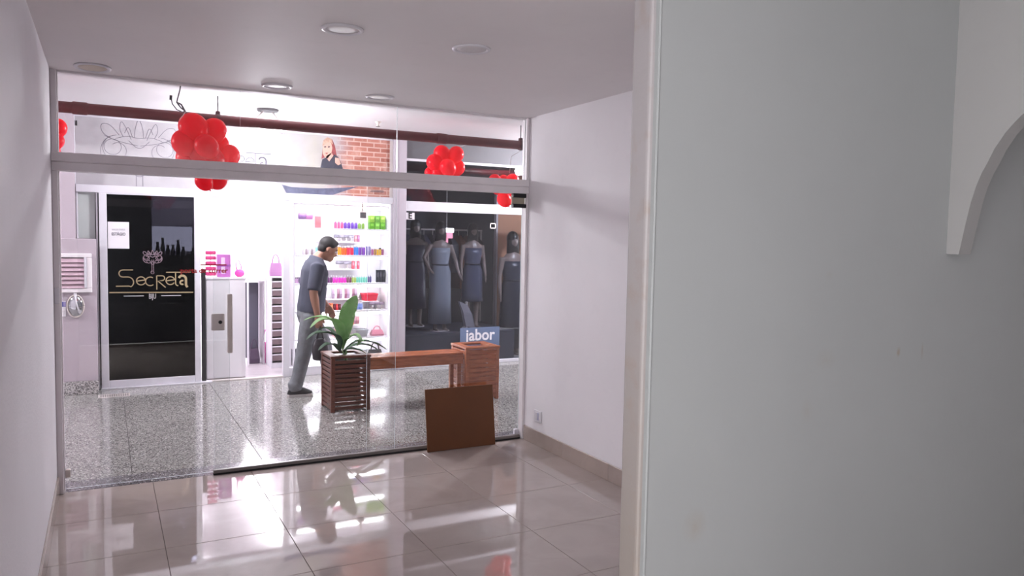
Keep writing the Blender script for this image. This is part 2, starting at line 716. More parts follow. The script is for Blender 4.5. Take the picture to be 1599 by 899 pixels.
struct('ceiling', MB().box(XL - 0.15, 6.2, -1.5, 5.40, H, H + 0.12), M['ceil'])
struct('wall_left', MB().box(XL - 0.15, XL, 0.95, 5.40, 0, H), M['wall_rough'])  # stops short out of view: an added opening lets world light fill in
struct('wall_behind', MB().box(XL - 0.15, XA + 0.2, -1.6, -1.5, 0, H), M['greywall_dark'])  # dark colour stands for the unlit depth behind the camera
struct('wall_right', MB().box(XR, XR + 0.15, YP + TP, 5.40, 0, H), M['wall'])
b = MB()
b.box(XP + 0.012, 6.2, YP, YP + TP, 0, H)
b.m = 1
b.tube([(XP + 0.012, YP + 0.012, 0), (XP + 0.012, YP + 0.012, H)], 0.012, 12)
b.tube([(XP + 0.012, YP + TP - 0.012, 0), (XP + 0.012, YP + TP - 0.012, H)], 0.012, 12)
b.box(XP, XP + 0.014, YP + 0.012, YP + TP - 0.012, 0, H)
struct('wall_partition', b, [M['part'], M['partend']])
# plaster bead along the partition's corner
struct('trim_1', MB().tube([(XP + 0.028, YP + 0.001, 0), (XP + 0.028, YP + 0.001, H)], [0.0045, 0.0045], 8), M['part'])

# arch wall running towards the camera from the partition
pts = [onX(x, y, XA) for x, y in ((1497, 397), (1503, 370), (1510, 340), (1516, 316), (1524, 291), (1533, 270), (1543, 252), (1553, 232), (1570, 207), (1585, 190), (1599, 176))]
curve = [(q.y, q.z) for q in pts]
# carry the curve on as a circle to the far springing
yc, rise = curve[-1][0], 2.22
y_, z_ = curve[-1]
for i in range(1, 9):
    t_ = i / 8
    curve.append((y_ - 0.5 * t_, z_ + (rise - z_) * math.sin(math.pi / 2 * t_)))
mid = curve[-1][0]
curve += [(2 * mid - a, zz) for a, zz in curve[:-1][::-1]]
zf = curve[0][1]
poly = [(YP, zf), (YP, H), (curve[-1][0] - 0.2, H), (curve[-1][0] - 0.2, zf)] + curve[::-1]
b = MB()
TA = 0.07
# strip-wise: column under the ceiling down to the curve
cv = [(YP, zf)] + curve + [(curve[-1][0] - 0.2, zf)]
n = len(cv)
vs, fs = [], []
for xx in (XA, XA + TA):
    for a, zz in cv:
        vs += [(xx, a, zz), (xx, a, H)]
for s_ in (0, 2 * n):
    for i in range(n - 1):
        fs.append((s_ + 2 * i, s_ + 2 * i + 1, s_ + 2 * i + 3, s_ + 2 * i + 2))
for i in range(n - 1):
    fs.append((2 * i, 2 * i + 2, 2 * n + 2 * i + 2, 2 * n + 2 * i))
fs.append((0, 1, 2 * n + 1, 2 * n))
fs.append((2 * n - 2, 2 * n - 1, 4 * n - 1, 4 * n - 2))
b._add(vs, fs)
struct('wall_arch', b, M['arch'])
struct('wall_far_right', MB().box(6.2, 6.3, -1.5, YP + TP, 0, H), M['wall'])
struct('wall_side_room', MB().box(XA + 0.16, 6.2, -1.6, -1.5, 0, H), M['wall'])

# skirting tiles
bs = thing('baseboard_right', (XR, 5.3, 0), kind='structure')
y = 5.30
while y > YP + TP + 0.05:
    y0 = max(y - TY, YP + TP)
    obj('skirting_tile', MB().bbox(XR - 0.012, XR, y0 + 0.001, y - 0.001, 0, 0.115, 0.002), M['skirt'], bs)
    y = y0
bs = thing('baseboard_left', (XL, 5.3, 0), kind='structure')
y = 5.30
while y > 1.0 + TY:
    obj('skirting_tile', MB().bbox(XL, XL + 0.012, y - TY + 0.001, y - 0.001, 0, 0.115, 0.002), M['skirt'], bs)
    y -= TY

# ------------------------------------------------------------------ glass front
struct('trim_2', MB().bbox(XL, XR, 5.305, 5.38, 1.957, 2.010, 0.003).bbox(XL, XR, 5.302, 5.38, 2.013, 2.066, 0.003).box(XL + 0.01, XR - 0.01, 5.31, 5.375, 2.0, 2.02), M['alu'])
struct('trim_3', MB().bbox(XL, XL + 0.034, 5.31, 5.385, 0, H, 0.003).bbox(XL + 0.034, XL + 0.04, 5.33, 5.365, 0, H, 0.002), M['alu'])
struct('trim_4', MB().bbox(XR - 0.022, XR, 5.31, 5.385, 0, H, 0.003), M['alu'])
struct('trim_5', MB().bbox(XL, XR, 5.33, 5.36, H - 0.012, H, 0.002), M['alu'])


def pane(name, x0, x1, y, z0, z1, parent, t=0.008, mat='glass'):
    b = MB()
    b.box(x0, x1, y - t / 2, y + t / 2, z0, z1)
    # left/right end faces take the pale edge colour
    b.mi = [1, 1, 0, 0, 1, 1]
    return obj(name, b, [M[mat], M['glass_edge']], parent)


w1 = thing('window_1', (1.3, 5.345, 2.07), kind='structure')
for x0, x1 in ((XL + 0.04, 0.794), (0.797, 1.874), (1.878, XR - 0.022)):
    pane('pane', x0, x1, 5.345, 2.066, H - 0.012, w1)
w2 = thing('window_2', (0.2, 5.372, 0), kind='structure')
pane('pane', XL + 0.045, 0.726, 5.372, 0.012, 1.957, w2)
obj('hinge_clip', MB().bbox(XL + 0.002, XL + 0.030, 5.300, 5.312, 1.165, 1.262, 0.004), M['plastic_white'], w2)
obj('floor_clip', MB().bbox(XL + 0.040, XL + 0.068, 5.355, 5.389, 0.085, 0.135, 0.004), M['steel'], w2)
w3 = thing('window_3', (2.4, 5.372, 0), kind='structure')
pane('pane', 1.67, XR - 0.024, 5.372, 0.012, 1.957, w3)
obj('corner_clip', MB().bbox(XR - 0.06, XR - 0.022, 5.356, 5.388, 0.0, 0.07, 0.004).bbox(XR - 0.35, XR - 0.06, 5.36, 5.384, 0.0, 0.022, 0.003), M['white_alu'], w3)
d1 = thing('door_1', (1.25, 5.343, 0), kind='structure')
pane('pane', 0.622, 1.878, 5.343, 0.028, 1.957, d1)
obj('bottom_rail', MB().bbox(0.615, XR - 0.03, 5.326, 5.360, 0.010, 0.032, 0.003), M['alu_rail'], d1, label='dull grey bottom rail')
obj('rail_gasket', MB().box(0.615, XR - 0.03, 5.322, 5.362, 0.0, 0.010), M['rubber'], d1)
lp = obj('lock_plate', MB().bbox(0.607, 0.690, 5.325, 5.339, 0.965, 1.075, 0.006), M['steel_grey'], d1)
obj('keyhole', MB().lathe((0.662, 5.326, 1.02), [(0.012, 0), (0.012, 0.006), (0.004, 0.008)], 12, Matrix.Rotation(math.radians(90), 3, 'X')), M['black'], lp)
obj('pull_handle', MB().bbox(0.704, 0.736, 5.300, 5.318, 0.815, 1.205, 0.005).box(0.712, 0.728, 5.318, 5.339, 0.86, 0.88).box(0.712, 0.728, 5.318, 5.339, 1.14, 1.16), M['steel'], d1)
M['red_vinyl'] = pmat('red_vinyl', rgb(196, 26, 40), 0.4)
tb = text_mb('porta de correr', 0.044, facing(0.424, 5.3385, 1.345), 0.0008, 1.02, 0.0012)
obj('lettering', tb, M['red_vinyl'], d1, rec=False)
obj('red_stripe', MB().box(0.545, 0.705, 5.3375, 5.3388, 1.392, 1.400), M['red_vinyl'], d1)
# overhead catch on the beam
t = thing('sliding_door_catch', (2.885, 5.33, 1.85), 'small beige and black catch under the right end of the grey beam', 'door fitting')
obj('body', MB().bbox(2.815, 2.93, 5.322, 5.336, 1.868, 1.955, 0.003), pmat('beige_metal', rgb(176, 168, 150), 0.5), t)
for z0, z1 in ((1.925, 1.957), (1.846, 1.876)):
    obj('black_grip', MB().bbox(2.818, 2.934, 5.30, 5.345, z0, z1, 0.004), M['black'], t)

# threshold between the floors
struct('trim_6', MB().box(XL - 0.15, XR + 0.15, 5.385, 5.56, -0.1, 0.002), M['granite'])
struct('trim_7', MB().box(XL - 0.15, XR + 0.15, 5.343, 5.385, -0.1, 0.001), M['granite'])

# board leaning on the glass
Mr = Matrix.Translation((2.385, 5.245, 0.0)) @ Matrix.Rotation(math.radians(-8.2), 4, 'X')
b = MB().bbox(-0.283, 0.283, 0.0, 0.012, 0.002, 0.468, 0.002, Mr)
obj('brown_board', b, M['brown'], label='plain brown board leaning upright against the glass on the floor', cat='board', base=(2.385, 5.26, 0))

# outlet on the right wall
t = thing('wall_outlet', (XR, 5.09, 0.19), 'small white wall outlet plate low on the right wall', 'outlet')
obj('plate', MB().bbox(XR - 0.008, XR, 5.035, 5.145, 0.185, 0.275, 0.003), M['plastic_white'], t)
obj('socket', MB().bbox(XR - 0.011, XR - 0.004, 5.066, 5.09, 0.20, 0.26, 0.002), pmat('socket_blue_grey', rgb(190, 190, 215), 0.4), t)
obj('socket', MB().bbox(XR - 0.011, XR - 0.004, 5.095, 5.119, 0.20, 0.26, 0.002), M['plastic_white'], t)

# recessed ceiling lights, all switched off
for (x, y, mt, tilt, lab) in ((0.978, 3.545, 'diffuser', 0, 'unlit round ceiling light nearest the camera, wide white ring'),
                              (1.638, 3.561, 'diffuser', 0, 'unlit round ceiling light nearest the partition wall'),
                              (-0.05, 5.095, 'diffuser_yellow', -4, 'yellowed round ceiling light hanging loose in the left corner'),
                              (0.985, 5.10, 'diffuser', 0, 'unlit round ceiling light over the glass front, middle of its row'),
                              (1.668, 5.10, 'diffuser', 0, 'unlit round ceiling light over the glass front, right end of its row')):
    t = thing('ceiling_light', (x, y, H), lab, 'ceiling light', 'round ceiling lights of the empty shop')
    Mt = Matrix.Rotation(math.radians(tilt), 3, 'X')
    dz = -0.008 if tilt else 0
    obj('ring', MB().lathe((x, y, H + dz), [(0.074, 0.0), (0.076, -0.006), (0.086, -0.010), (0.096, -0.006), (0.097, 0.0)], 32, Mt), M['plastic_white'], t, True)
    obj('diffuser', MB().lathe((x, y, H + dz), [(0.001, -0.006), (0.05, -0.0055), (0.077, -0.003), (0.077, 0.0)], 32, Mt), M[mt], t, True)

# ------------------------------------------------------------------ corridor
mf = struct('floor_corridor', MB().box(-6, 9, 5.56, 8.86, -0.12, -0.006), M['joint_and_hollow'])
XS = [0.137 + 0.83 * i for i in range(-7, 11)]
for i in range(len(XS) - 1):
    for y0, y1 in ((5.56, 7.24), (7.24, 8.80)):
        obj('slab', MB().bbox(XS[i] + 0.002, XS[i + 1] - 0.002, y0 + 0.001, y1 - 0.001, -0.03, 0.0, 0.001), M['terr'], mf)
struct('ceiling_corridor', MB().box(-6, 9, 5.40, 8.95, HM, HM + 0.1), M['mall_white'])
struct('wall_front', MB().box(-6, 9, 5.40, 5.46, H, HM), M['mall_white'])
struct('wall_front_left', MB().box(-6, XL - 0.15, 5.40, 5.46, 0, H), M['mall_white'])
struct('wall_front_right', MB().box(XR + 0.15, 9, 5.40, 5.46, 0, H), M['greywall_dark'])
struct('wall_corridor_left', MB().box(-6.1, -6, 5.40, 8.95, 0, HM), M['mall_white'])
struct('wall_corridor_right', MB().box(9, 9.1, 5.40, 8.95, 0, HM), M['mall_white'])
# upper strip of the shop fronts and the wall left of the column
struct('wall_back', MB().box(-6, 3.03, YF, YF + 0.1, 2.72, HM), M['mall_white'])
struct('wall_back_right', MB().box(3.03, 9, YF - 0.005, YF + 0.1, 2.535, HM), M['greywall'])
b = MB().box(-6, -0.255, 8.66, 8.95, 0, HM)
struct('column', b, M['lav'])
colbox = MB().bbox(-0.62, -0.078, 8.55, 8.665, 0.13, 1.528, 0.004)
struct('wall_pier', colbox, M['lav'])
struct('baseboard_pier', MB().bbox(-0.62, -0.074, 8.535, 8.665, 0.0, 0.13, 0.003), M['granite2'])
# grey pillar between the shops
struct('pillar', MB().bbox(3.035, 3.195, 8.74, 8.9, 0, HM, 0.004).box(3.10, 3.108, 8.734, 8.742, 0, HM), pmat('pillar_grey', rgb(186, 178, 188), 0.45, 0, 0.03))

# drain grate
t = thing('drain_grate', (0.06, 8.37, 0), 'flat grey metal drain grate set in the terrazzo before the dark door', 'drain')
obj('frame', MB().box(-0.083, 0.197, 8.29, 8.30, -0.002, 0.004).box(-0.083, 0.197, 8.435, 8.445, -0.002, 0.004).box(-0.083, -0.073, 8.29, 8.445, -0.002, 0.004).box(0.187, 0.197, 8.29, 8.445, -0.002, 0.004).box(-0.08, 0.195, 8.295, 8.44, -0.002, 0.0008), M['steel_grey'], t)
for i in range(13):
    x = -0.062 + i * 0.0195
    obj('bar', MB().box(x, x + 0.010, 8.30, 8.435, 0.0, 0.004), M['alu_rail'], t)

# louvre vent on the pier
t = thing('louvre_vent', (-0.30, 8.55, 1.0), 'white framed louvre vent on the lavender pier', 'vent')
b = MB()
for (x0, x1, z0, z1) in ((-0.46, -0.118, 1.345, 1.385), (-0.46, -0.118, 1.005, 1.045), (-0.165, -0.118, 1.045, 1.345), (-0.46, -0.425, 1.045, 1.345)):
    b.bbox(x0, x1, 8.522, 8.552, z0, z1, 0.006)
obj('frame', b, M['alu'], t)
obj('inner_frame', MB().bbox(-0.185, -0.163, 8.514, 8.552, 1.05, 1.35, 0.004), M['white_alu'], t)
obj('cavity_shade', MB().box(-0.43, -0.185, 8.545, 8.5515, 1.045, 1.345), M['joint_and_hollow'], t)  # dark sheet painted as the shade inside the vent
M['slat_pink'] = pmat('pale_slat', rgb(196, 168, 180), 0.5)
for i in range(7):
    z = 1.052 + i * 0.042
    Mt = Matrix.Translation((0, 8.530, z + 0.015)) @ Matrix.Rotation(math.radians(-28), 4, 'X')
    obj('slat', MB().box(-0.43, -0.184, -0.002, 0.002, -0.022, 0.021, Mt), M['slat_pink'], t)
# chrome fitting and sticker under the vent
t = thing('oval_wall_fitting', (-0.268, 8.55, 0.80), 'shiny oval chrome fitting under the louvre vent', 'wall fitting')
b = MB().ell((-0.262, 8.545, 0.872), (0.066, 0.035, 0.105), 20, 12)
obj('body', b, M['chrome'], t, True)
obj('rim', MB().tube([(-0.262 + 0.07 * math.cos(a * math.pi / 12), 8.535, 0.872 + 0.108 * math.sin(a * math.pi / 12)) for a in range(25)], 0.008, 6), M['steel'], t, True)
obj('strap', MB().tube([(-0.262, 8.50, 0.98), (-0.255, 8.498, 0.90), (-0.225, 8.505, 0.80)], 0.008, 6), M['plastic_white'], t, True)
obj('bracket', MB().bbox(-0.275, -0.25, 8.50, 8.55, 0.965, 1.0, 0.003), M['plastic_white'], t)
t = thing('wall_sticker', (-0.376, 8.549, 0.78), 'small blue and white sticker left of the chrome oval fitting', 'sticker')
obj('sheet', MB().box(-0.405, -0.345, 8.546, 8.5505, 0.775, 0.925), M['white'], t)
obj('blue_square', MB().box(-0.395, -0.365, 8.545, 8.547, 0.868, 0.918), pmat('blue_print', rgb(70, 72, 140), 0.5), t)
obj('blue_square', MB().box(-0.365, -0.345, 8.545, 8.547, 0.868, 0.918), pmat('lilac_print', rgb(150, 140, 190), 0.5), t)
obj('print_line', MB().box(-0.40, -0.35, 8.545, 8.547, 0.825, 0.830).box(-0.40, -0.35, 8.545, 8.547, 0.808, 0.812).box(-0.40, -0.36, 8.545, 8.547, 0.79, 0.794), M['steel_grey'], t)

# fire pipe under the ceiling
YPI, ZPI, RPI = 7.2, 2.593, 0.046
t = thing('fire_pipe', (1.5, YPI, ZPI), 'long maroon pipe hung under the corridor ceiling across the shop fronts', 'pipe')
obj('pipe_run', MB().tube([(-6, YPI, ZPI), (9, YPI, ZPI)], RPI, 20), M['pipe'], t, True)
for px in (125, 690):
    x = onY(px, 190, YPI).x
    obj('coupling', MB().lathe((x, YPI, ZPI), [(RPI, -0.055), (RPI + 0.006, -0.05), (RPI + 0.006, 0.05), (RPI, 0.055)], 20, Matrix.Rotation(math.radians(90), 3, 'Y')), M['pipe'], t, True)
for x in (0.885, 3.9, -2.1):
    obj('hanger_rod', MB().tube([(x, YPI, ZPI + 0.04), (x, YPI, HM)], 0.006, 8), M['cable'], t, True)
    obj('hanger_clamp', MB().tube([(x - 0.014, YPI, ZPI), (x + 0.014, YPI, ZPI)], RPI + 0.008, 20).bbox(x - 0.018, x + 0.018, YPI - 0.02, YPI + 0.02, ZPI + 0.035, ZPI + 0.075, 0.004), pmat('dark_clamp', rgb(70, 30, 34), 0.5), t)

# twin spot lamp
t = thing('twin_spot_lamp', (1.386, 7.68, HM), 'lit twin spot lamp under the corridor ceiling', 'ceiling lamp')
obj('base_plate', MB().lathe((1.395, 7.68, HM), [(0.001, -0.025), (0.095, -0.025), (0.10, -0.015), (0.10, 0)], 28), M['cable'], t, True)
M['bulb'] = emit('lit_bulb', (0.93, 0.95, 1.0), 32)
for lx in (1.283, 1.49):
    a = obj('spot_arm', MB().tube([(1.395 + (lx - 1.386) * 0.4, 7.68, HM - 0.02), (lx, 7.66, HM - 0.10), (lx, 7.63, 2.60)], 0.009, 8), M['steel_grey'], t, True)
    hd = obj('spot_head', MB().lathe((lx, 7.63, 2.545), [(0.018, 0.06), (0.035, 0.05), (0.05, 0.015), (0.056, 0.0), (0.052, 0.0), (0.03, 0.03)], 20), M['white_alu'], t, True)
    obj('bulb', MB().lathe((lx, 7.63, 2.545), [(0.03, 0.03), (0.052, 0.012), (0.064, -0.02), (0.060, -0.05), (0.04, -0.075), (0.001, -0.086)], 20), M['bulb'], hd, True)

t = thing('smoke_detector', (2.54, 7.83, HM), 'tiny steel sprinkler head on the corridor ceiling', 'sprinkler')
obj('body', MB().lathe((2.54, 7.83, HM), [(0.012, -0.05), (0.02, -0.04), (0.012, -0.03), (0.03, -0.008), (0.035, 0)], 14), M['steel'], t, True)
obj('deflector', MB().lathe((2.54, 7.83, HM - 0.052), [(0.022, 0), (0.022, 0.004)], 14), M['cable'], t)

# loose wires hanging by the first balloons
YW = 5.95
a0 = [onY(x, y, YW) for x, y in ((281, 112), (283, 126), (281, 140), (277, 155), (276, 160))]
a0[0].z = min(a0[0].z, HM - 0.001)
top = Vector((a0[1].x, YW, HM))
wire = thing('dangling_cable', (top.x, YW, HM), 'frayed grey cable hanging from the ceiling beside the largest balloon bunch', 'cable')
obj('cable_run', MB().tube([top] + a0[1:] + [onY(282, 168, YW), onY(290, 174, YW)], 0.005, 6), M['cable'], wire, True)
obj('loose_end', MB().tube([onY(267, 152, YW), onY(269, 162, YW), onY(276, 171, YW), onY(285, 175, YW), onY(290, 173, YW)], 0.004, 6), M['cable'], wire, True)
obj('plug_tip', MB().tube([onY(267, 149, YW), onY(266.5, 156, YW)], 0.009, 8), M['black'], wire)
obj('stripped_strand', MB().tube([onY(276, 160, YW), onY(283, 163, YW), onY(289, 174, YW)], 0.006, 6), M['cable'], wire)


def balloon_mesh(c, r, tilt):
    Mt = Matrix.Rotation(tilt[0], 3, 'X') @ Matrix.Rotation(tilt[1], 3, 'Y')
    prof = [(0.001, r * 1.06)]
    for i in range(1, 14):
        a = math.pi * i / 14
        rr = math.sin(a) * r
        z = math.cos(a) * r * (1.06 if a < math.pi / 2 else 1.22)
        prof.append((rr, z))
    prof.append((r * 0.06, -r * 1.24))
    return MB().lathe(c, prof, 24, Mt), MB().lathe(Vector(c) + Mt @ Vector((0, 0, -r * 1.24)), [(r * 0.05, 0.01 * r), (r * 0.09, -r * 0.06), (r * 0.12, -r * 0.13), (0.001, -r * 0.10)], 10, Mt)


def cluster(label, Y, items, hang):
    c = onY(items[0][0], items[0][1], Y)
    t = thing('balloon_bunch', c, label, 'balloons', 'red balloon bunches in the corridor')
    cen = sum((onY(x, y, Y) for x, y, r, dy in items), Vector()) / len(items)
    for x, y, r, dy in items:
        q = onY(x, y, Y + dy)
        rr = r * (q - EYE).dot(_f) / F_PX
        d = (cen - q)
        tilt = (math.atan2(-d.y, -d.z) if False else random.uniform(-0.5, 0.5), 0.6 if d.x < 0 else -0.6)
        bm_, kn = balloon_mesh(q, rr, tilt)
        bo = obj('balloon', bm_, M['balloon'], t, True)
        obj('knot', kn, M['balloon'], bo, True)
    if hang:
        obj('string', MB().tube([Vector(h) for h in hang], 0.0025, 5), M['cord'], t, True)
    return t


cluster('largest bunch of red balloons, hanging left of the lamp', 6.0,
        [(302, 199, 22, 0.0), (334, 204, 19, 0.05), (289, 223, 20, 0.02), (322, 228, 17.5, -0.10), (318, 241, 25, 0.04), (296, 248, 20, 0.08), (341, 226, 16, 0.14), (330, 252, 20, 0.02),
         (357, 243, 17, 0.12), (318, 283, 13, 0.0), (341, 282, 13, 0.1), (322, 264, 15, 0.05), (349, 268, 14, 0.1)],
        [onY(290, 174, YW), onY(281, 187, 5.97), onY(280, 200, 6.0), onY(284, 212, 6.0)])
cluster('bunch of small red balloons hanging over the right shop front below the pipe', 7.42,
        [(690, 240, 13, 0.02), (712, 241, 12.5, -0.02), (679, 254, 13, 0.0), (699, 261, 12.5, -0.12), (714, 262, 12, 0.04), (672, 270, 9, 0.06), (684, 270, 11, 0.0), (703, 274, 11, 0.08)],
        [(3.27, 7.42, 2.45), (3.28, 7.40, 2.55), (3.28, YPI, ZPI - 0.04)])
cluster('bunch of red balloons half behind the beam at the right jamb', 7.5,
        [(773, 282, 10, 0.0), (800, 282, 10.5, 0.0), (786, 281, 8, 0.06), (776, 293, 10, 0.05), (797, 293, 11, 0.05), (787, 311, 11, -0.05), (787, 298, 11, -0.03), (800, 305, 9, 0.08)],
        [(3.93, 7.5, 2.32), (3.93, 7.46, 2.5), (3.93, YPI, ZPI - 0.04)])
cluster('bunch of red balloons cut off by the left jamb', 7.0,
        [(88, 200, 15, 0.0), (86, 220, 13, -0.04), (72, 208, 14, 0.05), (70, 226, 13, 0.0), (80, 232, 12, 0.1)],
        [(-0.43, 7.0, 2.36), (-0.43, 7.05, 2.5), (-0.43, YPI, ZPI - 0.04)])

# ------------------------------------------------------------------ shop fronts opposite
# banner
k = NT('banner_print')
p = k.pos()
sep = k.n('SeparateXYZ')
k.l(p, sep.inputs[0])
plast = k.noise(p, 2.6, 6, 0.6)
pc = k.ramp(plast.outputs['Fac'], [(0.3, rgb(160, 155, 160)), (0.7, rgb(186, 182, 187))])
cmb = k.n('CombineXYZ')
k.l(sep.outputs[0], cmb.inputs[0])
k.l(sep.outputs[2], cmb.inputs[1])
br = k.n('TexBrick')
br.inputs['Scale'].default_value = 1.0
br.inputs['Brick Width'].default_value = 0.16
br.inputs['Row Height'].default_value = 0.055
br.inputs['Mortar Size'].default_value = 0.007
br.inputs['Color1'].default_value = (*rgb(186, 122, 106), 1)
br.inputs['Color2'].default_value = (*rgb(158, 92, 78), 1)
br.inputs['Mortar'].default_value = (*rgb(205, 172, 162), 1)
k.l(cmb.outputs[0], br.inputs['Vector'])
wear = k.noise(p, 7, 5, 0.65)
bc = k.mix(k.math('MULTIPLY', k.math('SUBTRACT', wear.outputs['Fac'], 0.5, True), 2.5, True), br.outputs['Color'], rgb(216, 186, 176))
edge = k.math('ADD', k.math('MULTIPLY', k.math('SUBTRACT', sep.outputs[0], 2.24), 3.2), k.math('MULTIPLY', k.math('SUBTRACT', wear.outputs['Fac'], 0.5), 1.6))
edge = k.math('MINIMUM', k.math('MAXIMUM', edge, 0.0), 1.0)
yel = k.math('MULTIPLY', k.math('SUBTRACT', 1.0, k.math('ABSOLUTE', k.math('MULTIPLY', k.math('SUBTRACT', sep.outputs[0], 2.1), 4.5)), True), k.math('MULTIPLY', wear.outputs['Fac'], 0.7))
pc2 = k.mix(yel, pc, rgb(176, 170, 140))
k.l(k.mix(edge, pc2, bc), k.b.inputs['Base Color'])
k.b.inputs['Roughness'].default_value = 0.55
M['banner'] = k.m
ban = thing('shop_banner', (1.4, YF, 2.06), 'long printed banner over the lit shop with line drawing and brick print', 'banner')
obj('printed_sheet', MB().bbox(-0.252, 3.0, YF - 0.02, YF + 0.01, 2.066, 2.742, 0.002), M['banner'], ban)
obj('edge_strip', MB().bbox(-0.258, 3.03, YF - 0.026, YF + 0.01, 2.735, 2.75, 0.003).bbox(-0.262, -0.25, YF - 0.026, YF + 0.01, 2.066, 2.75, 0.003), M['white_alu'], ban)
obj('end_strip', MB().bbox(2.995, 3.035, YF - 0.026, YF + 0.01, 2.066, 2.735, 0.003), M['steel_grey'], ban)
obj('corner_hook', MB().bbox(-0.243, -0.228, YF - 0.03, YF - 0.018, 2.64, 2.69, 0.003), M['black'], ban)
M['ink'] = pmat('grey_ink', rgb(84, 80, 94), 0.6)
M['ink_soft'] = pmat('soft_grey_ink', rgb(112, 106, 118), 0.6)


def bz(px, py):                             # a point on the banner, as (x, z)
    q = onY(px, py, YF - 0.021)
    return (q.x, q.z)


fb = lambda u, v, w: Vector((u, YF - 0.0205 - w, v))


def spiral(cx, cy, r0, r1, a0, turns, n=26):
    return [(cx + (r0 + (r1 - r0) * i / n) * math.cos(a0 + turns * 2 * math.pi * i / n), cy + (r0 + (r1 - r0) * i / n) * math.sin(a0 + turns * 2 * math.pi * i / n)) for i in range(n + 1)]


def emblem(mb, to3, x, z, s, w):
    """line-drawn crowned key with scrolls, about 1 wide"""
    def R(pts, smooth=True):
        if smooth and 2 < len(pts) < 9:       # round the corners of short strokes
            for _ in range(3):
                q = [pts[0]]
                for (a0, c0), (a1, c1) in zip(pts[:-1], pts[1:]):
                    q += [(a0 * .75 + a1 * .25, c0 * .75 + c1 * .25), (a0 * .25 + a1 * .75, c0 * .25 + c1 * .75)]
                pts = q + [pts[-1]]
        mb.ribbon([(x + a * s, z + c * s) for a, c in pts], w, to3, 0.0008)
    for sg in (-1, 1):
        R(arc(sg * 0.40, 0.06, 0.13, 0, 360, 20))
        R([(sg * 0.12, 0.20), (sg * 0.20, 0.40), (sg * 0.27, 0.52), (sg * 0.30, 0.36), (sg * 0.24, 0.24)])
        R([(sg * 0.30, 0.26), (sg * 0.44, 0.44), (sg * 0.58, 0.44), (sg * 0.56, 0.28), (sg * 0.42, 0.20)])
        R(spiral(sg * 0.34, 0.02, 0.24, 0.10, math.radians(90 if sg > 0 else 90), 1.1 * sg * -1))
        R(arc(sg * 0.28, -0.02, 0.30, 60 if sg > 0 else 120, -80 if sg > 0 else 260, 18))
        R(spiral(sg * 0.22, -0.22, 0.15, 0.05, math.radians(60 if sg > 0 else 120), 1.0 * sg * -1))
        R([(sg * 0.10, 0.24), (sg * 0.16, 0.44), (sg * 0.22, 0.30)])
        R([(sg * 0.02, 0.10), (sg * 0.34, 0.16), (sg * 0.52, 0.24)])
        R([(sg * 0.05, -0.10), (sg * 0.05, -0.95)])
    R([(-0.07, 0.24), (-0.06, 0.40), (0.0, 0.58), (0.06, 0.40), (0.07, 0.24)])
    R([(-0.36, 0.20), (-0.18, 0.26), (0.0, 0.22), (0.18, 0.26), (0.36, 0.20)])
    R(arc(0, -0.32, 0.10, 0, 360, 18))
    R([(-0.16, 0.18), (0.0, 0.02), (0.16, 0.18)])
    R(spiral(0.0, -0.95, 0.13, 0.06, math.radians(90), 1.0))


b = MB()
emblem(b, fb, 0.32, 2.42, 0.60, 0.005)
obj('line_drawing', b, M['ink_soft'], ban)


def secreta(mb, to3, x, z, s, w):
    """wide one-line lettering: S e c r e T a with a long cross bar; width about 1, cap height about 0.19"""
    R = lambda pts, ww=w: mb.ribbon([(x + a * s, z + c * s) for a, c in pts], ww, to3, 0.0008)
    R([(0.20, 0.235), (0.07, 0.235)] + arc(0.07, 0.185, 0.05, 90, 270, 10) + [(0.13, 0.135)] + arc(0.13, 0.06, 0.075, 90, -60, 10) + [(0.15, 0.005), (-0.02, 0.005)])
    for ex in (0.245, 0.63):
        R([(ex - 0.0, 0.075), (ex + 0.10, 0.09)] + arc(ex + 0.055, 0.078, 0.058, 10, 330, 16))
    R(arc(0.42, 0.07, 0.062, 55, 310, 14))
    R([(0.505, -0.05), (0.505, 0.15)])
    R([(0.505, 0.15), (0.58, 0.15)] + arc(0.575, 0.115, 0.035, 90, -90, 8) + [(0.52, 0.075), (0.62, -0.02)])
    R([(0.63, 0.20), (0.96, 0.20)])
    R([(0.755, 0.20), (0.755, 0.04)] + arc(0.785, 0.035, 0.03, 180, 280, 6))
    R([(0.80, 0.115)] + arc(0.845, 0.10, 0.05, 130, 0, 8) + [(0.895, 0.01), (0.915, -0.02)], w * 2.2)
    R(arc(0.845, 0.05, 0.028, 60, 300, 10), w * 1.6)


b = MB()
secreta(b, fb, 0.86, 2.325, 0.80, 0.007)
obj('lettering', b, M['ink'], ban)
# printed woman
M['skin_print'] = pmat('printed_skin', rgb(214, 170, 155), 0.6)
M['hair_print'] = pmat('printed_hair', rgb(196, 160, 140), 0.6, 0, 0.15, 60)
M['top_print'] = pmat('printed_dark_top', rgb(62, 62, 76), 0.6, 0, 0.1, 40)
M['red_hair'] = pmat('printed_red_hair', rgb(150, 72, 74), 0.6, 0, 0.15, 60)
M['dark_print'] = pmat('printed_skirt', rgb(96, 98, 122), 0.6, 0, 0.15, 20)


def flat(name, pts, mat, lay):
    obj(name, MB().prism([bz(*q) for q in pts], lambda u, v, w: Vector((u, YF - 0.0203 - lay * 0.0009 - w, v)), 0.0009), mat, ban)


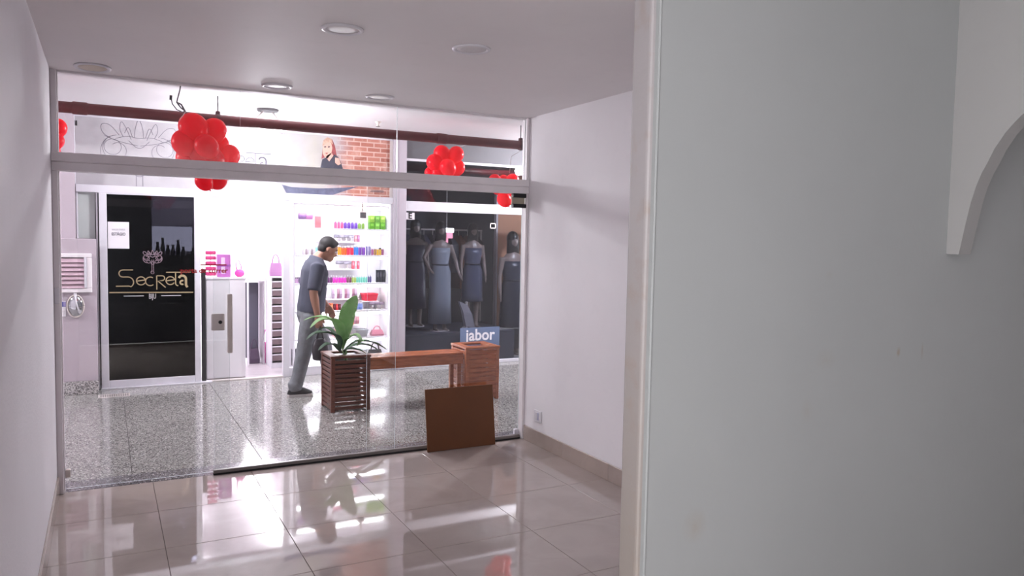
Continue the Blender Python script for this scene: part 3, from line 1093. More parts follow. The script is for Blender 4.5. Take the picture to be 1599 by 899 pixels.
flat('printed_long_hair', [(504, 232), (506, 222), (512, 216), (519, 218), (523, 228), (526, 244), (522, 256), (514, 250), (508, 245), (502, 248)], M['red_hair'], 1)
flat('printed_face', [(504, 232), (504, 240), (508, 247), (512, 247), (517, 240), (519, 231), (517, 223), (510, 220), (505, 225)], M['skin_print'], 2)
flat('printed_neck', [(509, 244), (509, 250), (514, 253), (521, 245), (518, 238)], M['skin_print'], 2)
flat('printed_hair', [(503, 228), (505, 219), (511, 214), (518, 217), (520, 226), (516, 222), (510, 223), (506, 226)], M['hair_print'], 3)
flat('printed_top', [(500, 263), (503, 249), (509, 246), (514, 252), (522, 241), (528, 245), (533, 256), (536, 266), (536, 274), (498, 272)], M['top_print'], 4)
flat('printed_shoulder', [(523, 246), (529, 247), (532, 256), (528, 258), (523, 254)], M['skin_print'], 5)
for ex in (507.5, 513.5):
    flat('printed_eye', [(ex - 2, 229.5), (ex, 228), (ex + 2, 229), (ex, 230.5)], M['top_print'], 6)
flat('printed_mouth', [(507, 239), (510, 238.4), (512.5, 238.8), (510, 240.2)], M['red_hair'], 6)
flat('printed_skirt', [(440, 288), (455, 292), (500, 294), (535, 293), (560, 291), (520, 304), (470, 306), (448, 303)], M['dark_print'], 1)
# small print at the banner's right end
obj('small_print', MB().box(2.76, 2.93, YF - 0.0225, YF - 0.0205, 2.125, 2.133).box(2.77, 2.92, YF - 0.0225, YF - 0.0205, 2.140, 2.146), M['ink'], ban)

# aluminium front of the lit shop
struct('trim_8', MB().bbox(-0.25, 3.035, YF - 0.05, YF + 0.06, 1.99, 2.066, 0.004), M['white_alu'])
struct('trim_9', MB().bbox(-0.078, -0.062, YF - 0.04, YF + 0.04, 0, 1.99, 0.003).bbox(-0.25, -0.235, YF - 0.02, YF + 0.04, 1.53, 1.99, 0.003), M['white_alu'])
w4 = thing('window_4', (-0.155, YF, 1.53), kind='structure')
obj('pane', MB().bbox(-0.236, -0.085, YF + 0.01, YF + 0.02, 1.53, 1.99, 0.001), pmat('milky_pane', rgb(190, 196, 194), 0.25, 0, 0.03), w4)

dd = thing('sliding_shop_door', (0.41, YF - 0.03, 0), 'dark glass sliding shop door with gold lettering in a white frame', 'door')
y0, y1 = YF - 0.06, YF - 0.02
b = MB()
b.bbox(-0.052, 0.018, y0, y1, 0.012, 1.99, 0.004).bbox(0.833, 0.892, y0, y1, 0.012, 1.99, 0.004)
b.bbox(0.018, 0.833, y0, y1, 0.012, 0.084, 0.004).bbox(0.018, 0.833, y0, y1, 1.978, 1.99, 0.002)
obj('frame', b, M['white_alu'], dd)
obj('dark_pane', MB().box(0.016, 0.835, YF - 0.044, YF - 0.036, 0.08, 1.98), M['glass_dark'], dd)
obj('bottom_track', MB().bbox(-0.055, 1.0, YF - 0.09, YF + 0.02, 0, 0.014, 0.002), M['white_alu'], dd)
M['gold'] = pmat('gold_vinyl', rgb(172, 152, 118), 0.4)
M['rosy'] = pmat('rose_vinyl', rgb(150, 128, 140), 0.4)
ft = lambda u, v, w: Vector((u, YF - 0.0445 - w, v))
b = MB()
secreta(b, ft, 0.105, 1.045, 0.72, 0.0105)
b.ribbon([(0.03, 0.985), (0.82, 0.975)], 0.012, ft)
obj('gold_lettering', b, M['gold'], dd)
b = MB()
emblem(b, ft, 0.432, 1.335, 0.155, 0.0055)
obj('rose_emblem', b, M['rosy'], dd)
tb = text_mb('BIJU', 0.075, lambda u, v, w: Vector((0.392 + u, YF - 0.0445 - w, 0.915 + v)), 0.001, 0.52, 0.0)
obj('white_lettering', tb, M['white'], dd, rec=False)
obj('white_rule', MB().ribbon([(0.16, 0.947), (0.345, 0.946)], 0.006, ft).ribbon([(0.51, 0.945), (0.70, 0.944)], 0.006, ft), M['white'], dd)
nt = thing('paper_notice', (0.122, YF - 0.047, 1.43), 'white paper notice taped to the dark shop door', 'notice')
obj('sheet', MB().box(0.024, 0.218, YF - 0.0475, YF - 0.0455, 1.432, 1.702), M['white'], nt)
M['print'] = pmat('dark_print', rgb(70, 66, 76), 0.6)
obj('lettering', text_mb('ESTÁGIO', 0.040, lambda u, v, w: Vector((0.121 + u, YF - 0.0478 - w, 1.565 + v)), 0.0008, 0.78, 0.001, 'CENTER'), M['print'], nt, rec=False)
obj('small_lettering', text_mb('VAGA PARA', 0.026, lambda u, v, w: Vector((0.121 + u, YF - 0.0478 - w, 1.615 + v)), 0.0008, 0.85, 0.0, 'CENTER'), pmat('pale_print', rgb(150, 146, 155), 0.6), nt, rec=False)
# dark post at the door's free edge
struct('trim_10', MB().bbox(0.905, 0.945, YF - 0.03, YF + 0.03, 0.01, 1.22, 0.003), M['rubber'])
# mullion and fixed window
struct('trim_11', MB().bbox(1.755, 1.825, YF - 0.04, YF + 0.04, 0, 1.99, 0.004), M['white_alu'])
struct('trim_12', MB().bbox(1.825, 3.035, YF - 0.03, YF + 0.03, 0.0, 0.10, 0.004).bbox(3.005, 3.035, YF - 0.035, YF + 0.03, 0, 1.99, 0.004), M['white_alu'])
w5 = thing('window_5', (2.4, YF, 0.1), kind='structure')
obj('pane', MB().box(1.825, 3.01, YF - 0.004, YF + 0.004, 0.10, 1.99), M['glass_shop'], w5)
struct('trim_13', MB().bbox(0.945, 1.755, YF - 0.04, YF + 0.03, 0.0, 0.012, 0.002), M['steel_grey'])

# ------------------------------------------------------------------ inside the lit shop
struct('floor_lit_shop', MB().box(-0.4, 3.2, YF - 0.05, 13.75, -0.12, -0.001), pmat('pale_shop_floor', rgb(205, 195, 200), 0.25))
struct('wall_lit_shop_back', MB().box(-0.4, 3.2, 13.65, 13.75, 0, 2.4), M['white'])
struct('wall_lit_shop_left', MB().box(-0.4, -0.3, YF, 13.65, 0, 2.4), M['white'])
struct('wall_lit_shop_right', MB().box(3.125, 3.175, YF + 0.1, 13.65, 0, 2.4), M['white'])
struct('ceiling_lit_shop', MB().box(-0.4, 3.2, YF + 0.06, 13.75, 2.36, 2.42), M['white'])
M['led'] = emit('led_strip', (1.0, 0.98, 1.0), 11)
# round downlights in the ceiling of the lit shop, towards its left wall
PLACE = ('nearest the doorway, right row', 'second from the doorway, right row', 'third from the doorway, right row', 'fourth from the doorway, right row', 'fifth from the doorway, right row', 'sixth from the doorway, right row',
         'nearest the doorway, left row', 'middle of the left row', 'farthest of the left row')
for i, (qx, qy) in enumerate(SHOP_LAMPS):
    o = thing('shop_downlight', (qx, qy, 2.36), 'small lit downlight in the bright shop ceiling, ' + PLACE[i], 'ceiling light', 'downlights in the bright shop')
    obj('ring', MB().lathe((qx, qy, 2.36), [(0.032, -0.002), (0.044, -0.008), (0.05, 0.0)], 16), M['white_alu'], o, True)
    obj('lens', MB().lathe((qx, qy, 2.36), [(0.001, -0.006), (0.032, -0.004), (0.033, 0.0)], 16), M['bulb'], o, True)

# display shelving behind the window
YS0, YS1 = 9.06, 9.36
XS0, XS1 = 1.93, 3.095
SH = [1.69, 1.372, 1.036, 0.705, 0.375]
t = thing('display_shelving', ((XS0 + XS1) / 2, 9.2, 0), 'white lit display shelving packed with small goods behind the window', 'shelving')
for x in (XS0, XS1 - 0.02):
    obj('upright', MB().bbox(x, x + 0.02, YS0, YS1, 0, 1.98, 0.002), M['white'], t)
obj('back_panel', MB().box(XS0, XS1, YS1, YS1 + 0.015, 0, 1.98), M['white'], t)
for z in SH + [1.975, 0.06]:
    s_ = obj('shelf', MB().bbox(XS0 + 0.02, XS1 - 0.02, YS0, YS1, z - 0.022, z, 0.002), M['white'], t)
    if z > 0.2:
        obj('light_strip', MB().box(XS0 + 0.05, XS1 - 0.05, YS0 + 0.004, YS0 + 0.03, z - 0.050, z - 0.022), M['led'], s_)
RS = [1.53, 1.197, 0.835, 0.513]
for z in RS:
    x0, x1 = onY(500, 450, YS0 + 0.1).x, onY(562, 450, YS0 + 0.1).x
    s_ = obj('half_shelf', MB().bbox(x0, x1, YS0 + 0.12, YS1, z - 0.012, z, 0.002), M['white'], t)

GM = {}


def goods_mat(c):
    if c not in GM:
        GM[c] = pmat('goods_%d' % len(GM), rgb(*c), 0.35, 0, 0.04)
    return GM[c]


PROTO = {}
ORD = ('first', 'second', 'third', 'fourth', 'fifth', 'sixth', 'seventh', 'eighth', 'ninth', 'tenth', 'eleventh', 'twelfth')


def goods(kind, name, x0p, x1p, z, hp, cols, n, label, group, cat, Y=None):
    """n goods side by side between two picture columns, standing on a shelf at z; hp: height in metres"""
    Y = YS0 + 0.08 if Y is None else Y
    X0, X1 = onY(x0p, 450, Y).x, onY(x1p, 450, Y).x
    wd_ = (X1 - X0) / n
    for i in range(n):
        c = cols[i % len(cols)]
        key = (kind, c, round(wd_, 4), hp)
        x = X0 + wd_ * (i + 0.5)
        if key in PROTO:
            o = dup(PROTO[key], (x, Y, z))
            o.name = name
        else:
            r = wd_ * 0.46
            h = hp
            m = goods_mat(c)
            o = thing(name, (x, Y, z))
            if kind == 'bottle':
                obj('body', MB().lathe((x, Y, z), [(r * 0.9, 0), (r, h * 0.04), (r, h * 0.62), (r * 0.5, h * 0.74), (r * 0.4, h * 0.78)], 10), m, o, True)
                obj('cap', MB().lathe((x, Y, z), [(r * 0.5, h * 0.77), (r * 0.5, h * 0.98), (r * 0.4, h)], 10), M['plastic_white'], o, True)
            elif kind == 'jar':
                obj('body', MB().lathe((x, Y, z), [(r * 0.9, 0), (r, h * 0.06), (r, h * 0.75), (r * 0.85, h * 0.8)], 12), m, o, True)
                obj('lid', MB().lathe((x, Y, z), [(r * 0.92, h * 0.8), (r * 0.92, h * 0.97), (r * 0.85, h)], 12), M['black'] if sum(c) > 420 else M['plastic_white'], o, True)
            elif kind == 'box':
                d_ = min(0.07, wd_)
                obj('carton', MB().bbox(x - r, x + r, Y - d_ / 2, Y + d_ / 2, z, z + h, 0.003), m, o)
                obj('label_panel', MB().box(x - r * 0.65, x + r * 0.65, Y - d_ / 2 - 0.001, Y - d_ / 2 + 0.001, z + h * 0.45, z + h * 0.8), goods_mat(tuple(min(255, q + 55) for q in c)), o)
            elif kind == 'pack':
                obj('pouch', MB().loft([[(x - r, Y - 0.004, z), (x + r, Y - 0.004, z), (x + r, Y + 0.004, z), (x - r, Y + 0.004, z)],
                                        [(x - r, Y - 0.018, z + h * 0.4), (x + r, Y - 0.018, z + h * 0.4), (x + r, Y + 0.012, z + h * 0.4), (x - r, Y + 0.012, z + h * 0.4)],
                                        [(x - r, Y - 0.003, z + h), (x + r, Y - 0.003, z + h), (x + r, Y + 0.003, z + h), (x - r, Y + 0.003, z + h)]]), m, o)
                obj('header_card', MB().box(x - r * 0.9, x + r * 0.9, Y - 0.006, Y - 0.003, z + h * 0.84, z + h), M['white'], o)
            elif kind == 'basket':
                q = 0.8
                d_ = 0.09
                b = MB()
                b.loft([[(x - r * q, Y - d_ * q, z), (x + r * q, Y - d_ * q, z), (x + r * q, Y + d_ * q, z), (x - r * q, Y + d_ * q, z)],
                        [(x - r, Y - d_, z + h), (x + r, Y - d_, z + h), (x + r, Y + d_, z + h), (x - r, Y + d_, z + h)],
                        [(x - r * 0.93, Y - d_ * 0.93, z + h), (x + r * 0.93, Y - d_ * 0.93, z + h), (x + r * 0.93, Y + d_ * 0.93, z + h), (x - r * 0.93, Y + d_ * 0.93, z + h)],
                        [(x - r * 0.75, Y - d_ * 0.75, z + 0.01), (x + r * 0.75, Y - d_ * 0.75, z + 0.01), (x + r * 0.75, Y + d_ * 0.75, z + 0.01), (x - r * 0.75, Y + d_ * 0.75, z + 0.01)]])
                obj('tub', b, m, o)
                obj('rim', MB().tube([(x - r, Y - d_, z + h), (x + r, Y - d_, z + h), (x + r, Y + d_, z + h), (x - r, Y + d_, z + h), (x - r, Y - d_, z + h)], 0.006, 6), m, o)
            elif kind == 'handbag':
                obj('bag_body', MB().loft([[(x + r * sx * 1.0, Y + 0.035 * sy, z) for sx, sy in ((-1, -1), (1, -1), (1, 1), (-1, 1))],
                                           [(x + r * sx * 1.05, Y + 0.045 * sy, z + h * 0.2) for sx, sy in ((-1, -1), (1, -1), (1, 1), (-1, 1))],
                                           [(x + r * sx * 0.8, Y + 0.02 * sy, z + h * 0.62) for sx, sy in ((-1, -1), (1, -1), (1, 1), (-1, 1))]]), m, o)
                obj('strap', MB().tube([(x + r * 0.55 * math.cos(a * math.pi / 10), Y, z + h * 0.6 + h * 0.4 * math.sin(a * math.pi / 10)) for a in range(11)], 0.008, 6), m, o, True)
            elif kind == 'stand':
                obj('post', MB().tube([(x, Y, z), (x, Y, z + h)], 0.005, 6).bbox(x - r * 0.6, x + r * 0.6, Y - 0.03, Y + 0.03, z, z + 0.008, 0.002), M['steel'], o)
                obj('roll', MB().tube([(x - r, Y, z + h * 0.8), (x + r, Y, z + h * 0.8)], h * 0.22, 10), m, o, True)
            PROTO[key] = o
        tag(o, label if n == 1 else label + (', the left one' if (n, i) == (2, 0) else ', the right one' if (n, i) == (2, 1) else ', %s from the left' % ORD[i]), cat, group)


# top shelf
z = SH[0]
goods('stand', 'hair_clip_stand', 466, 488, z, 0.17, [(150, 110, 170), (200, 130, 190)], 2, 'lilac hair accessory stand at the left end of the top shelf', 'lilac stands on the top shelf', 'stand')
goods('pack', 'hair_bow_pack', 491, 501, z, 0.16, [(225, 110, 120)], 1, 'single coral pack left of the middle of the top shelf', None, 'pack')
goods('bottle', 'perfume_bottle', 521, 536, z, 0.105, [(215, 90, 140)], 3, 'pink bottle in the middle of the top shelf', 'pink bottles on the top shelf', 'bottle')
goods('bottle', 'perfume_bottle', 536, 558, z, 0.10, [(105, 60, 175)], 4, 'violet bottle in the middle of the top shelf', 'violet bottles on the top shelf', 'bottle')
goods('bottle', 'perfume_bottle', 558, 569, z, 0.09, [(120, 160, 60)], 2, 'olive green bottle on the top shelf', 'green bottles on the top shelf', 'bottle')
goods('box', 'carton_pack', 575, 600, z, 0.085, [(96, 170, 30), (120, 190, 60)], 3, 'lower green carton at the right end of the top shelf', 'lower green cartons on the top shelf', 'carton')
goods('box', 'carton_pack', 575, 600, z + 0.085, 0.08, [(150, 200, 70), (104, 160, 60)], 3, 'upper green carton at the right end of the top shelf', 'upper green cartons on the top shelf', 'carton')
# second shelf
z = SH[1]
for x0, x1, c, cn, h in ((527, 533, (240, 150, 20), 'orange', .115), (533, 541, (235, 95, 20), 'deep orange', .105), (541, 552, (220, 30, 70), 'crimson', .11), (552, 559, (30, 130, 225), 'bright blue', .12), (559, 570, (120, 60, 165), 'purple', .115)):
    goods('jar', 'nail_polish_jar', x0, x1, z, h, [c], 2 if x1 - x0 > 5 else 1, '%s jar in the colour run on the second shelf' % cn, '%s jars on the second shelf' % cn, 'jar')
goods('pack', 'striped_pack', 571, 578, z, 0.12, [(110, 105, 160), (180, 170, 205)], 3, 'lilac grey pack beside the purple jars on the second shelf', 'lilac packs on the second shelf', 'pack')
goods('jar', 'nail_polish_jar', 579, 599, z, 0.09, [(150, 70, 120), (170, 120, 60), (225, 175, 20), (225, 180, 60)], 5, 'small jar at the right end of the second shelf', 'small jars at the right end of the second shelf', 'jar')
goods('bottle', 'thin_bottle', 472, 498, z, 0.09, [(205, 195, 205), (150, 130, 140)], 6, 'thin pale bottle left of the man on the second shelf', 'pale bottles left on the second shelf', 'bottle')
goods('pack', 'blue_pack', 492, 500, z, 0.10, [(120, 190, 215)], 1, 'sky blue pack behind the man on the second shelf', None, 'pack')
# hanging half shelves
z = RS[0]
goods('stand', 'bracelet_stand', 521, 552, z, 0.085, [(125, 120, 135), (150, 145, 160)], 4, 'grey bracelet roll on the highest half shelf', 'grey bracelet rolls on the highest half shelf', 'stand', YS0 + 0.2)
goods('box', 'small_carton', 553, 561, z, 0.085, [(180, 110, 120), (130, 70, 110)], 2, 'mauve carton at the end of the highest half shelf', 'mauve cartons on the highest half shelf', 'carton', YS0 + 0.2)
z = RS[1]
goods('stand', 'bracelet_stand', 524, 548, z, 0.10, [(135, 130, 145)], 2, 'grey bracelet roll on the second half shelf', 'grey bracelet rolls on the second half shelf', 'stand', YS0 + 0.2)
goods('box', 'small_carton', 549, 561, z, 0.10, [(205, 70, 85), (150, 140, 150), (200, 60, 80)], 3, 'red or grey carton at the end of the second half shelf', 'cartons on the second half shelf', 'carton', YS0 + 0.2)
# third shelf
z = SH[2]
for x0, x1, c, cn, nn, h in ((511, 519, (110, 50, 110), 'plum', 2, .09), (519, 541, (225, 40, 180), 'magenta', 5, .085), (541, 549, (120, 70, 90), 'brown plum', 2, .09), (549, 556, (170, 200, 90), 'lime', 2, .085), (556, 574, (110, 200, 180), 'mint', 5, .09), (574, 580, (85, 80, 140), 'indigo', 2, .10)):
    goods('bottle', 'lotion_bottle', x0, x1, z, h, [c], nn, '%s bottle in the row on the third shelf' % cn, '%s bottles on the third shelf' % cn, 'bottle')
goods('box', 'black_carton', 587, 601, z, 0.155, [(34, 32, 42)], 3, 'tall black carton at the right end of the third shelf', 'black cartons on the third shelf', 'carton')
goods('pack', 'dark_pack', 466, 472, z, 0.08, [(90, 70, 110)], 1, 'small dark pack behind the man\'s back on the third shelf', None, 'pack')
goods('jar', 'cream_jar', 459, 466, z, 0.07, [(190, 140, 190)], 2, 'lilac jar at the left end of the third shelf', 'lilac jars on the third shelf', 'jar')
z = RS[2]
goods('pack', 'hair_tie_pack', 518, 561, z, 0.14, [(140, 115, 140), (205, 195, 205), (120, 70, 95)], 11, 'narrow mauve striped pack on the third half shelf', 'striped packs on the third half shelf', 'pack', YS0 + 0.2)
# fourth shelf
z = SH[3]
goods('box', 'small_carton', 507, 520, z, 0.085, [(232, 120, 70), (215, 40, 40)], 3, 'orange or red carton left on the fourth shelf', 'orange and red cartons on the fourth shelf', 'carton')
goods('box', 'small_carton', 520, 532, z, 0.075, [(90, 20, 30), (190, 30, 40)], 3, 'dark red carton behind the plant on the fourth shelf', 'dark red cartons on the fourth shelf', 'carton')
goods('box', 'small_carton', 546, 556, z, 0.085, [(190, 40, 60)], 2, 'crimson carton right of the tall leaf on the fourth shelf', 'crimson cartons on the fourth shelf', 'carton')
goods('pack', 'blue_pack', 557, 566, z, 0.085, [(120, 140, 200)], 2, 'pale blue pack on the fourth shelf', 'pale blue packs on the fourth shelf', 'pack')
goods('stand', 'wire_stand', 577, 600, z, 0.09, [(150, 130, 150)], 3, 'small wire stand at the right of the fourth shelf', 'wire stands on the fourth shelf', 'stand')
goods('basket', 'red_basket', 565, 588, z + 0.10, 0.085, [(215, 30, 62)], 1, 'red plastic basket raised over the fourth shelf', None, 'basket', YS0 + 0.16)
obj('shelf_riser', MB().bbox(2.78, 2.99, YS0 + 0.08, YS0 + 0.24, z + 0.09, z + 0.10, 0.002).box(2.79, 2.80, YS0 + 0.1, YS0 + 0.22, z, z + 0.09).box(2.97, 2.98, YS0 + 0.1, YS0 + 0.22, z, z + 0.09), M['white'], label='small white riser under the red basket on the fourth shelf', cat='stand')
z = RS[3]
goods('pack', 'brown_pack', 538, 561, z, 0.11, [(150, 100, 110), (120, 80, 95)], 5, 'brownish pack on the lowest half shelf', 'brown packs on the lowest half shelf', 'pack', YS0 + 0.22)
goods('handbag', 'coral_bag', 537, 552, z, 0.085, [(235, 130, 90)], 1, 'small coral bag on the lowest half shelf', None, 'bag', YS0 + 0.15)
# fifth shelf and floor shelf
z = SH[4]
goods('handbag', 'pink_handbag', 579, 599, z, 0.12, [(205, 130, 150)], 1, 'dusty pink handbag at the right of the fifth shelf', None, 'bag')
goods('basket', 'grey_basket', 552, 573, z, 0.085, [(150, 155, 160)], 1, 'pale grey basket on the fifth shelf behind the plant', None, 'basket')
goods('handbag', 'cream_handbag', 520, 545, z, 0.13, [(200, 150, 150)], 2, 'rosy handbag behind the leaves on the fifth shelf', 'rosy handbags on the fifth shelf', 'bag')
z = 0.06
goods('handbag', 'black_handbag', 574, 598, z, 0.23, [(26, 25, 30)], 1, 'black handbag on the bottom shelf behind the plant', None, 'bag')
goods('basket', 'white_basket', 548, 572, z, 0.16, [(190, 195, 198)], 1, 'white basket on the bottom shelf behind the plant', None, 'basket')
goods('box', 'dark_shoe_box', 455, 470, z, 0.20, [(55, 50, 60)], 1, 'dark box at the left end of the bottom shelf', None, 'carton')

# hanging grey camera at the window top
t = thing('hanging_speaker', (2.72, 8.95, 1.82), 'small grey speaker hanging high behind the shop window', 'speaker')
obj('housing', MB().bbox(2.675, 2.765, 8.93, 9.0, 1.81, 1.895, 0.01), M['steel_grey'], t)
obj('bracket', MB().box(2.71, 2.73, 8.95, 8.97, 1.895, 2.36), M['steel'], t)
obj('grille', MB().bbox(2.685, 2.755, 8.924, 8.932, 1.82, 1.885, 0.003), M['cable'], t)

# counter and things at the doorway
t = thing('sales_counter', (1.16, 9.0, 0), 'white sales counter standing in the shop doorway', 'counter')
obj('front_panel', MB().bbox(0.965, 1.372, 8.90, 8.92, 0.01, 1.10, 0.003), M['white'], t)
obj('side_panel', MB().bbox(1.352, 1.372, 8.92, 9.35, 0.0, 1.10, 0.003).bbox(0.965, 0.985, 8.92, 9.35, 0, 1.10, 0.003), M['white'], t)
obj('countertop', MB().bbox(0.955, 1.382, 8.89, 9.36, 1.10, 1.125, 0.003), M['white'], t)
obj('base_strip', MB().box(0.985, 1.352, 8.92, 9.34, 0, 0.02), M['steel_grey'], t)
pk = thing('pink_pack_rack', (1.02, 8.97, 1.125), 'rack of hot pink packs on the left end of the counter', 'rack')
obj('pole', MB().tube([(1.02, 8.99, 1.125), (1.02, 8.99, 1.45)], 0.006, 8), M['steel'], pk)
for i in range(5):
    z = 1.14 + i * 0.058
    obj('pink_pack', MB().bbox(0.965, 1.075, 8.955, 8.985, z, z + 0.040, 0.008), goods_mat((214, 70, 130)), pk)
t = thing('lilac_gift_box', (1.17, 9.0, 1.125), 'lilac and pink printed gift box on the counter', 'box')
obj('carton', MB().bbox(1.085, 1.225, 8.95, 9.05, 1.125, 1.375, 0.004), goods_mat((206, 120, 200)), t)
obj('window_panel', MB().bbox(1.125, 1.165, 8.947, 8.952, 1.16, 1.34, 0.002), goods_mat((245, 215, 240)), t)
obj('ribbon', MB().box(1.083, 1.227, 8.945, 9.055, 1.24, 1.262), goods_mat((170, 90, 180)), t)
t = thing('pink_plush_bag', (1.33, 9.02, 1.125), 'fluffy bright pink bag at the right end of the counter', 'bag')
obj('bag_body', MB().ell((1.325, 9.0, 1.165), (0.055, 0.04, 0.045), 14, 8), goods_mat((240, 90, 180)), t, True)
obj('strap', MB().tube([(1.30, 9.0, 1.19), (1.285, 9.0, 1.27), (1.315, 9.0, 1.31), (1.34, 9.0, 1.25), (1.345, 9.0, 1.19)], 0.006, 6), goods_mat((235, 110, 180)), t, True)

# tower of trays by the doorway
t = thing('tray_tower', (1.76, 9.5, 0), 'white tower of brown trays beside the doorway mullion', 'tray tower')
xa, xb = onY(425, 500, 9.4).x, onY(445, 500, 9.4).x + 0.05
obj('frame', MB().box(xa - 0.012, xa, 9.4, 9.75, 0.0, 1.10).box(xb, xb + 0.012, 9.4, 9.75, 0, 1.10).box(xa, xb, 9.4, 9.75, 1.085, 1.10).box(xa, xb, 9.4, 9.75, 0.0, 0.06).box(xa, xb, 9.74, 9.75, 0, 1.1), M['white'], t)
for i in range(10):
    z = 0.085 + i * 0.098
    tr = obj('tray', MB().bbox(xa + 0.002, xb - 0.002, 9.402, 9.70, z, z + 0.066, 0.004), goods_mat((128, 108, 112)), t)
    obj('tray_lip', MB().bbox(xa + 0.002, xb - 0.002, 9.395, 9.41, z + 0.066, z + 0.082, 0.003), M['white'], tr)
goods('handbag', 'mauve_handbag', 420, 441, 1.10, 0.26, [(170, 120, 165)], 1, 'mauve handbag with hoop handle on top of the tray tower', None, 'bag', 9.55)
t = thing('side_table', (1.62, 9.75, 0), 'white side table beside the tray tower', 'table')
xa, xb = onY(386, 500, 9.7).x, onY(424, 500, 9.7).x
obj('tabletop', MB().bbox(xa, xb, 9.7, 10.1, 1.03, 1.07, 0.003), M['white'], t)
obj('side_panel', MB().bbox(xa + 0.19, xa + 0.21, 9.72, 10.08, 0.0, 1.03, 0.002), goods_mat((176, 168, 176)), t)
obj('dark_back', MB().bbox(xa, xa + 0.18, 9.98, 10.0, 0.05, 1.0, 0.002), goods_mat((92, 90, 104)), t)
obj('leg', MB().box(xa, xa + 0.02, 9.70, 9.72, 0, 1.03), M['white'], t)
obj('leg', MB().box(xb - 0.02, xb, 9.70, 9.72, 0, 1.03), M['white'], t)
goods('handbag', 'dark_bag', 388, 405, 0.0, 0.30, [(78, 60, 82)], 1, 'dark plum bag on the floor under the side table', None, 'bag', 9.85)
goods('handbag', 'pink_tote', 408, 423, 0.0, 0.42, [(190, 90, 150)], 1, 'rose tote bag on the floor right under the side table', None, 'bag', 9.85)

# dark backing added to keep the dark door's pane dark, with goods on it
t = thing('dark_backing', (0.3, 9.15, 0), 'added dark backing behind the dark glass door', 'backing')
cd = goods_mat((16, 15, 18))
obj('low_body', MB().bbox(-0.28, 0.90, 9.0, 9.3, 0.0, 1.36, 0.004), cd, t)
obj('tall_body', MB().bbox(-0.28, 0.44, 9.0, 9.3, 1.36, 2.3, 0.004), cd, t)
obj('door_seam', MB().box(0.30, 0.306, 8.997, 9.002, 0.05, 1.34), M['rubber'], t)
for i in range(8):
    x = 0.50 + i * 0.051
    h = 0.14 + 0.05 * math.sin(i * 1.9) - max(0, i - 3) * 0.022
    o = obj('dark_vase', MB().lathe((x, 9.12, 1.36), [(0.018, 0), (0.024, h * 0.4), (0.012, h * 0.75), (0.016, h)], 10), cd, None, True, label='dark slim vase on the dark backing behind the glass door, %s from the left' % ORD[i], cat='vase', group='dark vases on the backing')

t = thing('added_glow_panel', (0.68, 9.32, 1.36), 'added glowing panel seen through the dark glass door', 'glow panel')  # added glow that makes the bright patch in the dark pane
q0, q1 = onY(228, 350, 9.4), onY(300, 392, 9.4)
obj('lit_face', MB().box(q0.x, q1.x, 9.39, 9.40, 1.40, q0.z - 0.02), emit('added_glow_white', (0.98, 0.97, 1.0), 9), t)
obj('housing', MB().box(q0.x - 0.012, q1.x + 0.012, 9.40, 9.43, 1.38, q0.z), M['white_alu'], t)
for x in (q0.x + 0.05, q1.x - 0.05):
    obj('foot', MB().box(x, x + 0.02, 9.34, 9.42, 1.36, 1.39).box(x, x + 0.02, 9.405, 9.425, 0, 1.38), M['steel_grey'], t)

# ------------------------------------------------------------------ clothes shop on the right
struct('trim_14', MB().bbox(3.195, 9, YF - 0.03, YF + 0.03, 1.915, 2.035, 0.004), M['white_alu'])
struct('trim_15', MB().bbox(3.195, 9, YF - 0.035, YF + 0.03, 2.515, 2.545, 0.003), M['white_alu'])
struct('trim_16', MB().bbox(3.195, 9, YF - 0.03, YF + 0.03, 0.0, 0.04, 0.003), M['white_alu'])
w6 = thing('window_6', (4.2, YF, 0.04), kind='structure')
obj('pane', MB().box(3.195, 9, YF - 0.004, YF + 0.004, 0.04, 1.92), M['glass_tint'], w6)
w7 = thing('window_7', (4.2, YF, 2.03), kind='structure')
obj('pane', MB().box(3.195, 9, YF - 0.004, YF + 0.004, 2.03, 2.52), M['glass_tint'], w7)
M['charcoal'] = pmat('charcoal_paint', rgb(58, 58, 68), 0.7)
M['charcoal2'] = pmat('slate_panel', rgb(74, 76, 90), 0.6)
struct('floor_clothes_shop', MB().box(3.2, 9, YF + 0.03, 11.2, -0.1, 0.0), M['charcoal'])
struct('wall_clothes_shop_back', MB().box(3.2, 9, 11.1, 11.2, 0, 2.6), M['charcoal'])
struct('ceiling_clothes_shop', MB().box(3.18, 9, YF + 0.03, 11.2, 2.56, 2.62), M['charcoal'])
struct('wall_clothes_shop_left', MB().box(3.18, 3.20, YF + 0.1, 11.1, 0, 2.56), M['charcoal'])
t = thing('display_plinth', (4.1, 9.2, 0), 'low slate plinth behind the right shop window', 'plinth')
obj('plinth_top', MB().bbox(3.22, 4.78, YF + 0.10, 10.0, 0.37, 0.40, 0.003), M['charcoal2'], t)
obj('plinth_front', MB().bbox(3.22, 4.78, YF + 0.10, YF + 0.13, 0.0, 0.37, 0.003), M['charcoal2'], t)
t = thing('orange_wood_panel', (4.95, 9.7, 0), 'tall tan wooden panel at the right of the dark shop window', 'panel')
obj('panel', MB().bbox(onY(776, 450, 9.6).x, 6.2, 9.6, 9.65, 0.0, 2.5, 0.004), pmat('tan_wood', rgb(196, 140, 104), 0.5, 0, 0.06, 3), t)
obj('edge_strip', MB().bbox(onY(773, 450, 9.59).x, onY(776, 450, 9.59).x, 9.585, 9.66, 0, 2.5, 0.003), M['steel_grey'], t)
